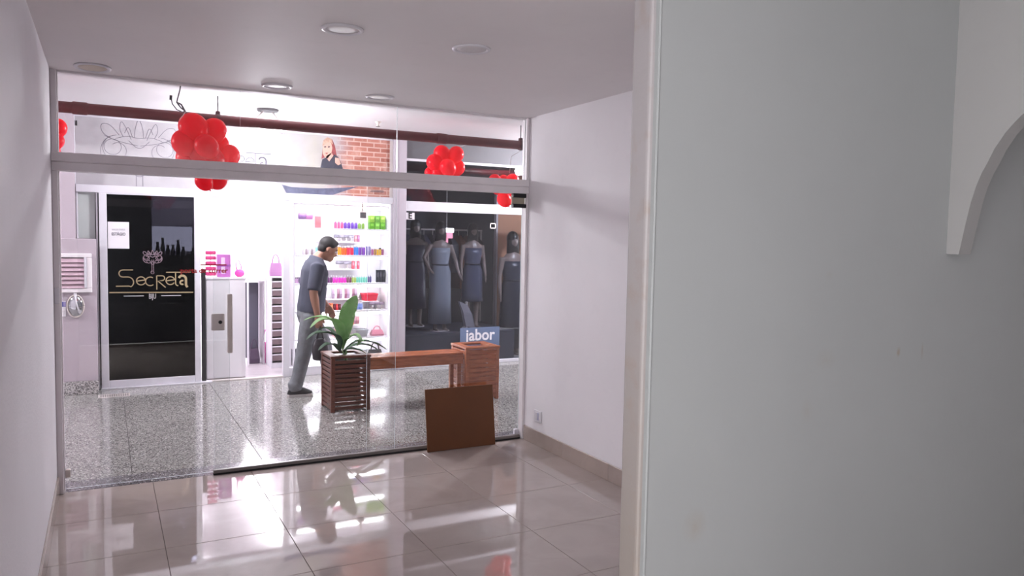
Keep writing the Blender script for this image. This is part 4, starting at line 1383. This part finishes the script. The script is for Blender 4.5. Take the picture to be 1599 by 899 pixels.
# shop sign
t = thing('shop_sign', (4.22, YF - 0.01, 0.16), 'slate blue window sign with white lettering at the foot of the right shop window', 'sign')
obj('plate', MB().box(3.945, 4.50, YF - 0.012, YF - 0.005, 0.16, 0.468), pmat('slate_blue_print', rgb(92, 108, 140), 0.5), t)
obj('lettering', text_mb('jabor', 0.205, lambda u, v, w: Vector((4.225 + u, YF - 0.0125 - w, 0.305 + v)), 0.002, 0.95, 0.004, 'CENTER'), M['white'], t, rec=False)
# square stickers
t = thing('letter_sticker', (3.235, YF - 0.008, 1.82), 'white square sticker with black E at the upper left corner of the dark window', 'sticker')
q0, q1 = onY(633, 331, YF), onY(647, 343, YF)
obj('plate', MB().box(q0.x + 0.008, q1.x, YF - 0.008, YF - 0.004, q1.z, q0.z - 0.005), M['white'], t)
obj('lettering', text_mb('E', 0.10, lambda u, v, w: Vector(((q0.x + q1.x) / 2 + u, YF - 0.0085 - w, q1.z + 0.012 + v)), 0.001, 1.0, 0.003, 'CENTER'), M['black'], t, rec=False)
t = thing('square_sticker', (4.37, YF - 0.008, 1.78), 'small grey square sticker high on the dark window near the tan panel', 'sticker')
q0, q1 = onY(765, 348, YF), onY(774, 357, YF)
b = MB()
for a in ((q0.x, q1.x, q0.z - 0.012, q0.z), (q0.x, q1.x, q1.z, q1.z + 0.012), (q0.x, q0.x + 0.012, q1.z, q0.z), (q1.x - 0.012, q1.x, q1.z, q0.z)):
    b.box(a[0], a[1], YF - 0.008, YF - 0.004, a[2], a[3])
obj('border', b, M['steel_grey'], t)
# glowing patch added in place of a glare reflected in the window
t = thing('glare_patch', (3.98, 10.2, 1.6), 'small white and pink glow standing in for window glare, deep in the dark shop', 'glare patch')
obj('white_field', MB().box(onY(696, 357, 10.2).x, onY(708, 357, 10.2).x, 10.18, 10.2, onY(700, 363, 10.2).z, onY(700, 356, 10.2).z), emit('glare_white', (1, .95, .97), 2.2), t)
obj('pink_field', MB().box(onY(697, 368, 10.2).x, onY(706, 368, 10.2).x, 10.18, 10.2, onY(700, 372, 10.2).z, onY(700, 363.2, 10.2).z).box(onY(692, 372, 10.2).x, onY(699, 372, 10.2).x, 10.185, 10.2, onY(700, 379, 10.2).z, onY(700, 372.2, 10.2).z), emit('glare_pink', (1.0, .30, .42), 1.0), t)
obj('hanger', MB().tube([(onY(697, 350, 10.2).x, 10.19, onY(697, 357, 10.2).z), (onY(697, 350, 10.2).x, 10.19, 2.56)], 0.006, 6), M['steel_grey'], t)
# clothes rail with garments
rl = thing('clothes_rail', (4.2, 10.6, 0), 'dark clothes rail at the back of the dark shop', 'clothes rail')
obj('bar', MB().tube([(3.3, 10.6, 1.72), (5.1, 10.6, 1.72)], 0.012, 8), M['steel_grey'], rl)
for x in (3.32, 5.08):
    obj('post', MB().tube([(x, 10.6, 0), (x, 10.6, 1.72)], 0.014, 8), M['steel_grey'], rl)
for i in range(12):
    x = 3.45 + i * 0.14
    c = ((70, 72, 88), (150, 92, 70), (52, 50, 62), (88, 84, 96))[(0, 2, 3, 0, 2, 0, 3, 2, 0, 1, 1, 2)[i]]
    t = thing('hanging_garment', (x, 10.6, 0.9), ORD[i] + ' garment from the left on the dark shop rail, %s' % {70: 'slate', 150: 'rust coloured', 52: 'near black', 88: 'grey'}[c[0]], 'garment', '%s garments on the rail' % {70: 'slate', 150: 'rust', 52: 'black', 88: 'grey'}[c[0]])
    zb = 0.85 + 0.12 * ((i * 7) % 3)
    obj('cloth', MB().loft([[(x + a * 0.07, 10.6 + e * 0.22, zb) for a, e in ((-1, -1), (1, -1), (1, 1), (-1, 1))],
                            [(x + a * 0.05, 10.6 + e * 0.21, 1.5) for a, e in ((-1, -1), (1, -1), (1, 1), (-1, 1))],
                            [(x + a * 0.02, 10.6 + e * 0.05, 1.64) for a, e in ((-1, -1), (1, -1), (1, 1), (-1, 1))]]), goods_mat(c), t)
    obj('hook', MB().tube([(x, 10.6, 1.63), (x, 10.6, 1.715), (x, 10.59, 1.735)], 0.004, 5), M['steel'], t)

# mannequins
M['mannequin'] = pmat('mannequin_skin', rgb(150, 132, 124), 0.35)


def mannequin(x, y, zb, s, label, dress_c, arms, hair, skirt_to=0.12):
    """zb: stand height; s: scale (1 = 1.75 m)"""
    t = thing('mannequin', (x, y, zb), label, 'mannequin')
    P = lambda a, c, d=0.0: Vector((x + a * s, y + d * s, zb + c * s))
    b = MB()

    def ring(cz, rx, ry, dx=0.0):
        return [P(dx + rx * math.cos(2 * math.pi * k / 14), cz, ry * math.sin(2 * math.pi * k / 14)) for k in range(14)]
    b.loft([ring(0.86, 0.15, 0.10), ring(0.95, 0.165, 0.11), ring(1.08, 0.12, 0.09), ring(1.25, 0.15, 0.11), ring(1.38, 0.17, 0.09), ring(1.44, 0.10, 0.07), ring(1.47, 0.05, 0.05), ring(1.54, 0.045, 0.05)])
    b.ell(P(0, 1.63), (0.072 * s, 0.088 * s, 0.115 * s))
    b.ell(P(0, 1.61, -0.088), (0.010 * s, 0.014 * s, 0.02 * s), 8, 6)
    for sg in (-1, 1):
        b.tube([P(sg * 0.08, 0.92), P(sg * 0.085, 0.5), P(sg * 0.08, 0.09), P(sg * 0.08, 0.03, -0.02)], [0.085 * s, 0.055 * s, 0.035 * s, 0.035 * s], 10)
        b.tube([P(sg * 0.08, 0.03, 0.03), P(sg * 0.085, 0.022, -0.14)], [0.033 * s, 0.02 * s], 8)
    for sg, el, wr, hd in arms:
        b.tube([P(sg * 0.165, 1.39), P(*el), P(*wr)], [0.046 * s, 0.034 * s, 0.024 * s], 8)
        dv = (Vector(hd) - Vector(wr))
        b.tube([P(*wr), P(*(Vector(wr) + dv * 0.5)), P(*hd)], [0.022 * s, 0.03 * s, 0.012 * s], 8, 0.5)
    obj('figure', fused(b, 0.012, 3), M['mannequin'], t, True)
    if hair:
        obj('wig', MB().ell(P(0, 1.655, 0.015), (0.085 * s, 0.10 * s, 0.11 * s)).loft([ring(1.45, 0.10, 0.05)[0:14], ring(1.64, 0.09, 0.07)]), goods_mat((34, 30, 32)), t, True)
    d = MB()
    d.loft([ring(skirt_to, 0.20, 0.15), ring(0.55, 0.185, 0.135), ring(0.95, 0.18, 0.125), ring(1.08, 0.135, 0.105), ring(1.25, 0.165, 0.125), ring(1.34, 0.165, 0.11)])
    obj('dress', d, goods_mat(dress_c), t, True)
    obj('belt', MB().loft([ring(1.055, 0.141, 0.111), ring(1.085, 0.140, 0.110)]), goods_mat(tuple(int(q * 0.55) for q in dress_c)), t, True)
    obj('base_disc', MB().lathe(P(0, 0), [(0.16 * s, 0.0), (0.16 * s, 0.01), (0.001, 0.012)], 24), M['steel_grey'], t)
    return t


akimbo = [(-1, (-0.30, 1.18, -0.05), (-0.20, 0.98, -0.08), (-0.14, 0.92, -0.10)), (1, (0.27, 1.13, 0.0), (0.29, 0.92, -0.10), (0.34, 0.80, -0.14))]
down = [(-1, (-0.21, 1.12, 0.0), (-0.22, 0.88, -0.06), (-0.22, 0.76, -0.08)), (1, (0.21, 1.12, 0.0), (0.22, 0.88, -0.06), (0.22, 0.76, -0.08))]
mannequin(onY(687, 450, 9.15).x, 9.15, 0.40, 0.80, 'dark haired mannequin in a long pale grey dress, arms bent', (150, 156, 168), akimbo, True, 0.12)
mannequin(onY(648, 450, 9.72).x, 9.72, 0.40, 0.82, 'mannequin in dark navy at the left edge of the dark window', (52, 50, 72), down, True, 0.30)
mannequin(onY(737, 450, 9.3).x, 9.3, 0.40, 0.80, 'mannequin in slate blue right of the pale grey dress', (78, 82, 104), down, True, 0.45)
mannequin(onY(800, 450, 9.25).x, 9.25, 0.0, 0.97, 'mannequin in a dark draped gown before the tan panel', (40, 46, 62), down, True, 0.12)
# folded pale cloth on the plinth
t = thing('draped_scarf', (4.2, 9.0, 0.40), 'pale scarf draped over a small stand on the dark shop plinth', 'scarf')
xa, xb = onY(722, 500, 9.0).x, onY(736, 500, 9.0).x
obj('stand', MB().tube([((xa + xb) / 2, 9.02, 0.40), ((xa + xb) / 2, 9.02, 0.78)], 0.02, 8).lathe(((xa + xb) / 2, 9.02, 0.40), [(0.07, 0), (0.07, 0.01)], 16), M['steel_grey'], t)
obj('cloth', MB().loft([[(xa + 0.04, 8.97, 0.46), (xb + 0.04, 8.97, 0.44), (xb + 0.04, 9.05, 0.44), (xa + 0.04, 9.05, 0.46)], [(xa, 8.98, 0.66), (xb, 8.98, 0.62), (xb, 9.05, 0.62), (xa, 9.05, 0.66)], [(xa - 0.05, 9.0, 0.79), (xb - 0.06, 9.0, 0.74), (xb - 0.06, 9.04, 0.74), (xa - 0.05, 9.04, 0.79)]]), goods_mat((170, 165, 172)), t)

# ------------------------------------------------------------------ planters, bench, plant
def planter(x0, y0, w, h, label, mat, n, fill):
    t = thing('slatted_planter', (x0 + w / 2, y0 + w / 2, 0), label, 'planter')
    ps = 0.036
    px_ = obj('post', MB().bbox(x0, x0 + ps, y0, y0 + ps, 0.0, h - 0.02, 0.003), mat, t)
    for dx, dy in ((w - ps, 0), (0, w - ps), (w - ps, w - ps)):
        c = px_.copy()
        COL.objects.link(c)
        c.location = (dx, dy, 0)
    pitch = (h - 0.05) / n
    sl = ss = None
    for i in range(n):
        z = 0.018 + i * pitch
        if sl is None:
            sl = obj('slat', MB().bbox(x0 + ps * 0.6, x0 + w - ps * 0.6, y0 + 0.004, y0 + 0.018, z, z + pitch * fill, 0.003), mat, t)
            ss = obj('slat', MB().bbox(x0 + 0.004, x0 + 0.018, y0 + ps * 0.6, y0 + w - ps * 0.6, z, z + pitch * fill, 0.003), mat, t)
            lst = [(sl, (0, w - 0.022, 0)), (ss, (w - 0.022, 0, 0))]
        else:
            lst = [(sl, (0, 0, i * pitch)), (sl, (0, w - 0.022, i * pitch)), (ss, (0, 0, i * pitch)), (ss, (w - 0.022, 0, i * pitch))]
        for src, off in lst:
            c = src.copy()
            COL.objects.link(c)
            c.location = off
    for a in ((x0 - 0.006, x0 + w + 0.006, y0 - 0.006, y0 + 0.07), (x0 - 0.006, x0 + w + 0.006, y0 + w - 0.07, y0 + w + 0.006)):
        obj('rim_board', MB().bbox(*a, h - 0.022, h, 0.003), mat, t)
    for a in ((x0 - 0.006, x0 + 0.07, y0 + 0.071, y0 + w - 0.071), (x0 + w - 0.07, x0 + w + 0.006, y0 + 0.071, y0 + w - 0.071)):
        obj('rim_board', MB().bbox(*a, h - 0.022, h, 0.003), mat, t)
    return t


PX1, PY1, PW = 1.785, 6.80, 0.365
pl1 = planter(PX1, PY1, PW, 0.515, 'slatted wooden planter coloured as backlit, holding the leafy plant', M['wood_backlit'], 11, 0.70)
obj('soil', MB().box(PX1 + 0.03, PX1 + PW - 0.03, PY1 + 0.03, PY1 + PW - 0.03, 0.40, 0.45), M['soil'], pl1)
PX2, PY2, PW2 = 3.105, 6.77, 0.365
pl2 = planter(PX2, PY2, PW2, 0.535, 'empty reddish slatted wooden planter at the right end of the bench', M['wood'], 11, 0.84)
# bench between them
t = thing('wooden_bench', (2.63, 6.95, 0), 'long reddish wooden bench between the two slatted planters', 'bench')
xb0, xb1 = PX1 + PW + 0.008, PX2 - 0.008
for y0 in (6.825, 6.915, 7.005):
    obj('seat_slat', MB().bbox(xb0, xb1, y0, y0 + 0.08, 0.455, 0.48, 0.004), M['wood'], t)
obj('front_rail', MB().bbox(xb0, xb1, 6.82, 6.842, 0.368, 0.454, 0.003), M['wood'], t)
obj('back_rail', MB().bbox(xb0, xb1, 7.065, 7.087, 0.368, 0.454, 0.003), M['wood'], t)
obj('end_cleat', MB().bbox(xb0 - 0.004, xb0 + 0.02, 6.845, 7.06, 0.40, 0.454, 0.003), M['wood'], t)
for x in (xb1 - 0.05,):
    for y0 in (6.845, 7.02):
        obj('leg', MB().bbox(x, x + 0.04, y0, y0 + 0.04, 0, 0.454, 0.003), M['wood'], t)


# plant
def leaf(path, width, mat, parent, fold=0.25, side=None):
    """path: 3D midrib points; the leaf widens to the middle and comes to a tip"""
    # resample by Catmull-Rom
    P_ = [Vector(q) for q in path]
    fine = []
    for i in range(len(P_) - 1):
        p0, p1, p2, p3 = P_[max(i - 1, 0)], P_[i], P_[i + 1], P_[min(i + 2, len(P_) - 1)]
        for j in range(5):
            u = j / 5
            fine.append(0.5 * ((2 * p1) + (p2 - p0) * u + (2 * p0 - 5 * p1 + 4 * p2 - p3) * u * u + (3 * p1 - p0 - 3 * p2 + p3) * u ** 3))
    fine.append(P_[-1])
    n = len(fine)
    vs, fs = [], []
    for i, p in enumerate(fine):
        u = i / (n - 1)
        t_ = (fine[min(i + 1, n - 1)] - fine[max(i - 1, 0)]).normalized()
        sd = Vector(side) if side is not None else t_.cross(Vector((0, 0, 1)))
        sd = (sd - t_ * sd.dot(t_)).normalized()
        up = sd.cross(t_)
        w = width * (0.06 + 0.94 * math.sin(math.pi * min(1, max(0, (u - 0.22) / 0.78)) ** 0.8)) if u > 0.22 else width * 0.06
        if u > 0.985:
            w = width * 0.02
        wv = 0.06 * math.sin(i * 1.3) * w
        vs += [p - sd * w + up * (fold * w + wv), p - sd * w * 0.5 + up * fold * w * 0.3, p, p + sd * w * 0.5 + up * fold * w * 0.3, p + sd * w + up * (fold * w - wv)]
    for i in range(n - 1):
        for j in range(4):
            a = i * 5 + j
            fs.append((a, a + 1, a + 6, a + 5))
    b = MB()
    # give the blade a thin underside
    m = len(vs)
    low = [q - Vector((0, 0, 0.0016)) for q in vs]
    b._add(vs + low, fs + [tuple(k_ + m for k_ in q[::-1]) for q in fs] +
           [(i * 5, i * 5 + 5, m + i * 5 + 5, m + i * 5) for i in range(n - 1)] + [(i * 5 + 4, m + i * 5 + 4, m + i * 5 + 9, i * 5 + 9) for i in range(n - 1)])
    return obj('leaf', b, mat, parent, True)


Yp = PY1 + PW / 2
base = Vector((PX1 + PW * 0.5, Yp, 0.45))
pt = thing('potted_plant', base, 'leafy green plant with one tall upright leaf growing in the backlit planter', 'plant')
pp = lambda x, y, dy=0.0: onY(x, y, Yp + dy)
leaf([base, pp(535, 545), pp(538, 515), pp(543, 488), pp(552, 470), pp(557, 461)], 0.073, M['leaf'], pt, 0.15, (1, -0.2, 0))
leaf([base, pp(533, 540, -.02), pp(530, 515, -.05), pp(520, 501, -.10), pp(500, 500, -.15), pp(484, 512, -.18)], 0.066, M['leaf'], pt, 0.3)
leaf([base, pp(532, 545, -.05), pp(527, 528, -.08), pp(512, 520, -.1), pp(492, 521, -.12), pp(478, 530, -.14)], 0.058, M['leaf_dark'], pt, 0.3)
leaf([base, pp(533, 540, .05), pp(527, 512, .08), pp(512, 497, .1), pp(492, 495, .14), pp(474, 500, .16)], 0.060, M['leaf'], pt, 0.25)
leaf([base, pp(537, 540, -.02), pp(545, 528, -.06), pp(556, 523, -.08), pp(562, 532, -.1), pp(557, 541, -.1)], 0.060, M['leaf'], pt, 0.2)
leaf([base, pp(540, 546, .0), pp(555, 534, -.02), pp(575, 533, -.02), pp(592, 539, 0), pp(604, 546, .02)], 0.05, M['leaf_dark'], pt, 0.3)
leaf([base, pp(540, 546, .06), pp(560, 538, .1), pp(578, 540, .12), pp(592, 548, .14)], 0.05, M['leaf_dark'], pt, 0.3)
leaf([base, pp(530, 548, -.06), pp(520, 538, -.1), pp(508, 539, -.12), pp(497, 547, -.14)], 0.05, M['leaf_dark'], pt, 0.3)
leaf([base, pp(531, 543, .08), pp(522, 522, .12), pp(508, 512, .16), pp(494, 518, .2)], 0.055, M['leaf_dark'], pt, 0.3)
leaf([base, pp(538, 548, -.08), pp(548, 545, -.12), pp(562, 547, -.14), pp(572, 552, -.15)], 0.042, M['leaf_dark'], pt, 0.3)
leaf([base, pp(536, 540, .04), pp(537, 520, .06), pp(534, 500, .08), pp(526, 484, .1)], 0.05, M['leaf'], pt, 0.3)
obj('stem', MB().tube([base - Vector((0, 0, 0.02)), base + Vector((0.004, 0, 0.09))], [0.016, 0.009], 8), M['leaf'], pt, True)

# ------------------------------------------------------------------ the man
Y0 = 7.74
man = thing('person', (1.72, 7.68, 0), 'man in dark grey t-shirt and grey jeans walking past with head bowed', 'person')
M['skin'] = pmat('skin', rgb(176, 128, 108), 0.5, 0, 0.05)
M['tee'] = pmat('dark_tee', rgb(74, 76, 92), 0.85, 0, 0.06, 12, 0.3, 90)
M['jeans'] = pmat('grey_jeans', rgb(122, 124, 130), 0.85, 0, 0.14, 14, 0.3, 120)
M['hair'] = pmat('black_hair', rgb(40, 36, 38), 0.6, 0, 0.15, 60, 0.5, 200)
M['shoe'] = pmat('dark_shoe', rgb(48, 47, 52), 0.7)
M['sole'] = pmat('white_sole', rgb(200, 198, 198), 0.6)


def ring(cx, cy, cz, rx, ry, tilt=0.0, n=16):
    """horizontal ellipse; tilt leans it forward about Y"""
    out = []
    for k_ in range(n):
        a = 2 * math.pi * k_ / n
        dx = rx * math.cos(a)
        out.append(Vector((cx + dx * math.cos(tilt), cy + ry * math.sin(a), cz - dx * math.sin(tilt))))
    return out


Hc = Vector((1.993, Y0 - 0.005, 1.462))
Rh = Matrix.Rotation(math.radians(24), 3, 'Y')
hp = lambda x, y, z: Hc + Rh @ Vector((x, y, z))
b = MB()
b.loft([ring(1.805, Y0, 0.76, 0.10, 0.155), ring(1.81, Y0, 0.86, 0.115, 0.165), ring(1.825, Y0, 0.98, 0.105, 0.145), ring(1.845, Y0, 1.12, 0.115, 0.165, .08), ring(1.86, Y0, 1.24, 0.115, 0.185, .15),
        ring(1.868, Y0, 1.325, 0.085, 0.175, .2), ring(1.88, Y0, 1.365, 0.062, 0.09, .3), ring(1.90, Y0, 1.39, 0.056, 0.058, .4), ring(1.955, Y0, 1.44, 0.054, 0.055, .4)])
# head: skull, jaw, nose, brow, lips, ears
b.ell(hp(-0.008, 0, 0.028), (0.094, 0.074, 0.088), 20, 14, Rh)
b.ell(hp(0.018, 0, -0.035), (0.070, 0.058, 0.080), 18, 12, Rh)
b.ell(hp(0.058, 0, -0.092), (0.026, 0.030, 0.020), 12, 8, Rh)
b.tube([hp(0.082, 0, 0.012), hp(0.098, 0, -0.018), hp(0.108, 0, -0.034)], [0.009, 0.012, 0.015], 8)
b.ell(hp(0.092, 0, -0.036), (0.016, 0.018, 0.010), 8, 6, Rh)
b.ell(hp(0.078, 0, 0.022), (0.014, 0.048, 0.010), 10, 6, Rh)
b.ell(hp(0.083, 0, -0.062), (0.012, 0.024, 0.007), 10, 6, Rh)
b.ell(hp(0.081, 0, -0.074), (0.012, 0.022, 0.007), 10, 6, Rh)
for sg in (-1, 1):
    b.ell(hp(-0.008, sg * 0.074, -0.004), (0.020, 0.010, 0.032), 10, 8, Rh)
    b.ell(hp(0.05, sg * 0.04, -0.02), (0.025, 0.02, 0.022), 10, 8, Rh)


def limb_hand(mb, wrist, direction, palm_n, curl):
    """palm and five fingers; direction along the hand, palm_n out of the back of the hand"""
    d = Vector(direction).normalized()
    nn = Vector(palm_n)
    nn = (nn - d * nn.dot(d)).normalized()
    sd = d.cross(nn)
    w = Vector(wrist)
    mb.tube([w, w + d * 0.03, w + d * 0.085], [0.026, 0.036, 0.040], 10, 0.5, sd)
    for i, (off, ln) in enumerate(((-0.030, 0.068), (-0.010, 0.078), (0.010, 0.073), (0.029, 0.058))):
        k0 = w + d * 0.082 + sd * off
        k1 = k0 + (d * math.cos(curl * 0.5) - nn * math.sin(curl * 0.5)) * ln * 0.45
        k2 = k1 + (d * math.cos(curl * 1.2) - nn * math.sin(curl * 1.2)) * ln * 0.32
        k3 = k2 + (d * math.cos(curl * 1.9) - nn * math.sin(curl * 1.9)) * ln * 0.25
        mb.tube([k0 - d * 0.02, k0, k1, k2, k3], [0.0095, 0.0095, 0.009, 0.0085, 0.007], 8)
    t0 = w + d * 0.025 - sd * 0.028
    t1 = t0 + (d * 0.75 - sd * 0.55 - nn * 0.25).normalized() * 0.040
    t2 = t1 + (d * 0.9 - sd * 0.1 - nn * 0.45).normalized() * 0.032
    mb.tube([t0, t1, t2], [0.014, 0.0115, 0.009], 8)


# near (right) arm hangs and holds the bag, far arm is bent forward
sh_r, el_r, wr_r = Vector((1.845, Y0 - 0.185, 1.285)), Vector((1.795, Y0 - 0.225, 1.04)), Vector((1.838, Y0 - 0.215, 0.81))
b.tube([sh_r + Vector((0.01, 0.05, 0.01)), sh_r, sh_r.lerp(el_r, 0.45), el_r, el_r.lerp(wr_r, 0.3), wr_r], [0.05, 0.056, 0.050, 0.042, 0.043, 0.028], 12)
limb_hand(b, wr_r, (0.12, -0.02, -1), (-0.3, -1, 0), 0.85)
sh_l, el_l, wr_l = Vector((1.86, Y0 + 0.185, 1.285)), Vector((1.865, Y0 + 0.225, 1.04)), Vector((2.035, Y0 + 0.16, 0.875))
b.tube([sh_l + Vector((0.0, -0.05, 0.01)), sh_l, sh_l.lerp(el_l, 0.45), el_l, el_l.lerp(wr_l, 0.3), wr_l], [0.05, 0.056, 0.050, 0.042, 0.043, 0.028], 12)
limb_hand(b, wr_l, (0.45, -0.1, -0.9), (0.5, 0.9, 0), 0.6)
# legs
hipR, knR, anR = Vector((1.805, Y0 - 0.085, 0.80)), Vector((1.735, Y0 - 0.10, 0.455)), Vector((1.650, Y0 - 0.10, 0.085))
hipL, knL, anL = Vector((1.815, Y0 + 0.085, 0.80)), Vector((1.985, Y0 + 0.095, 0.475)), Vector((2.045, Y0 + 0.095, 0.085))
for hpj, kn, an in ((hipR, knR, anR), (hipL, knL, anL)):
    b.tube([hpj, hpj.lerp(kn, 0.5), kn, kn.lerp(an, 0.3) + Vector((-0.012, 0, 0)), an], [0.088, 0.074, 0.056, 0.055, 0.036], 12)
    b.tube([an + Vector((-0.035, 0, -0.045)), an + Vector((0.06, 0, -0.045)), an + Vector((0.15, 0, -0.058))], [0.036, 0.036, 0.024], 10)
obj('body', fused(b, 0.0075, 3), M['skin'], man, True)
# eyes
for sg in (-1, 1):
    obj('eye', MB().ell(hp(0.068, sg * 0.030, 0.002), (0.010, 0.012, 0.008), 10, 8), M['white'], man, True)
    obj('eyebrow', MB().tube([hp(0.086, sg * 0.014, 0.026), hp(0.084, sg * 0.032, 0.031), hp(0.070, sg * 0.050, 0.024)], [0.004, 0.005, 0.003], 6), M['hair'], man, True)
# hair cap
b = MB()
b.ell(hp(-0.018, 0, 0.045), (0.094, 0.081, 0.085), 20, 14, Rh)
b.ell(hp(-0.052, 0, -0.005), (0.054, 0.068, 0.062), 16, 10, Rh)
b.ell(hp(0.032, 0, 0.088), (0.046, 0.055, 0.028), 14, 8, Rh)
obj('hair', fused(b, 0.008, 2), M['hair'], man, True)
# t-shirt
b = MB()
b.loft([ring(1.825, Y0, 0.835, 0.135, 0.185), ring(1.828, Y0, 0.90, 0.138, 0.182), ring(1.838, Y0, 1.0, 0.132, 0.170), ring(1.85, Y0, 1.12, 0.134, 0.182, .08), ring(1.862, Y0, 1.24, 0.132, 0.200, .15),
        ring(1.868, Y0, 1.318, 0.102, 0.192, .2), ring(1.876, Y0, 1.362, 0.078, 0.115, .3), ring(1.888, Y0, 1.385, 0.068, 0.075, .4)])
for sh, el in ((sh_r, el_r), (sh_l, el_l)):
    q = sh.lerp(el, 0.92)
    b.tube([Vector((sh.x + 0.01, Y0 + (sh.y - Y0) * 0.6, sh.z + 0.0)), sh, sh.lerp(el, 0.5), q], [0.065, 0.072, 0.070, 0.067], 14)
obj('t_shirt', fused(b, 0.010, 4), M['tee'], man, True)
# trousers
b = MB()
b.loft([ring(1.805, Y0, 0.72, 0.095, 0.155), ring(1.808, Y0, 0.80, 0.122, 0.176), ring(1.815, Y0, 0.90, 0.120, 0.165)])
for hpj, kn, an in ((hipR, knR, anR), (hipL, knL, anL)):
    b.tube([hpj, hpj.lerp(kn, 0.5), kn, kn.lerp(an, 0.35), kn.lerp(an, 0.72), an + Vector((-0.005, 0, 0.015)), an + Vector((0, 0, -0.025))], [0.102, 0.092, 0.078, 0.073, 0.066, 0.070, 0.064], 14)
    b.tube([an + Vector((-0.004, 0, 0.06)), an + Vector((-0.004, 0, 0.03))], [0.070, 0.074], 14)
obj('jeans', fused(b, 0.010, 3), M['jeans'], man, True)
for an in (anR, anL):
    so = Vector((an.x, an.y, 0))

    def sring(z, g, dx=0):
        return [so + Vector((dx + a_ * g, c_ * g, z)) for a_, c_ in ((-0.085, 0), (-0.07, -0.035), (0.0, -0.040), (0.09, -0.048), (0.15, -0.035), (0.172, 0), (0.15, 0.035), (0.09, 0.045), (0.0, 0.038), (-0.07, 0.035))]
    up_ = MB().loft([sring(0.024, 0.97), sring(0.05, 0.95), [so + Vector((-0.07 + (q.x - so.x + 0.085) * 0.72, (q.y - so.y) * 0.88, 0.078)) for q in sring(0.07, 0.9)], [so + Vector((-0.065 + (q.x - so.x + 0.085) * 0.45, (q.y - so.y) * 0.85, 0.105)) for q in sring(0.1, 0.9)]])
    sh_o = obj('shoe', up_, M['shoe'], man, True)
    obj('sole', MB().loft([sring(0.0, 0.98), sring(0.006, 1.02), sring(0.022, 1.02), sring(0.028, 0.98)]), M['sole'], sh_o)
# the bag he carries
hb = wr_r + Vector((0.02, 0.0, -0.105))
bg = thing('carried_bag', hb + Vector((0, 0, -0.33)), 'dark soft bag hanging from the walking man\'s hand', 'bag')
bx, by, bz_ = hb.x + 0.005, hb.y + 0.0, hb.z
b = MB()
b.loft([ring(bx, by, bz_ - 0.335, 0.05, 0.03), ring(bx + 0.003, by, bz_ - 0.325, 0.075, 0.05), ring(bx + 0.006, by, bz_ - 0.25, 0.088, 0.055), ring(bx, by, bz_ - 0.18, 0.078, 0.045), ring(bx, by, bz_ - 0.12, 0.05, 0.025)])
obj('bag_body', fused(b, 0.009, 3), goods_mat((52, 46, 54)), bg, True)
for sg in (-1, 1):
    obj('handle', MB().tube([(bx - 0.035, by + sg * 0.012, bz_ - 0.13), (bx - 0.012, by + sg * 0.006, bz_ - 0.04), (bx, by, bz_ + 0.01), (bx + 0.012, by + sg * 0.006, bz_ - 0.04), (bx + 0.035, by + sg * 0.012, bz_ - 0.13)], 0.006, 6), goods_mat((52, 46, 54)), bg, True)
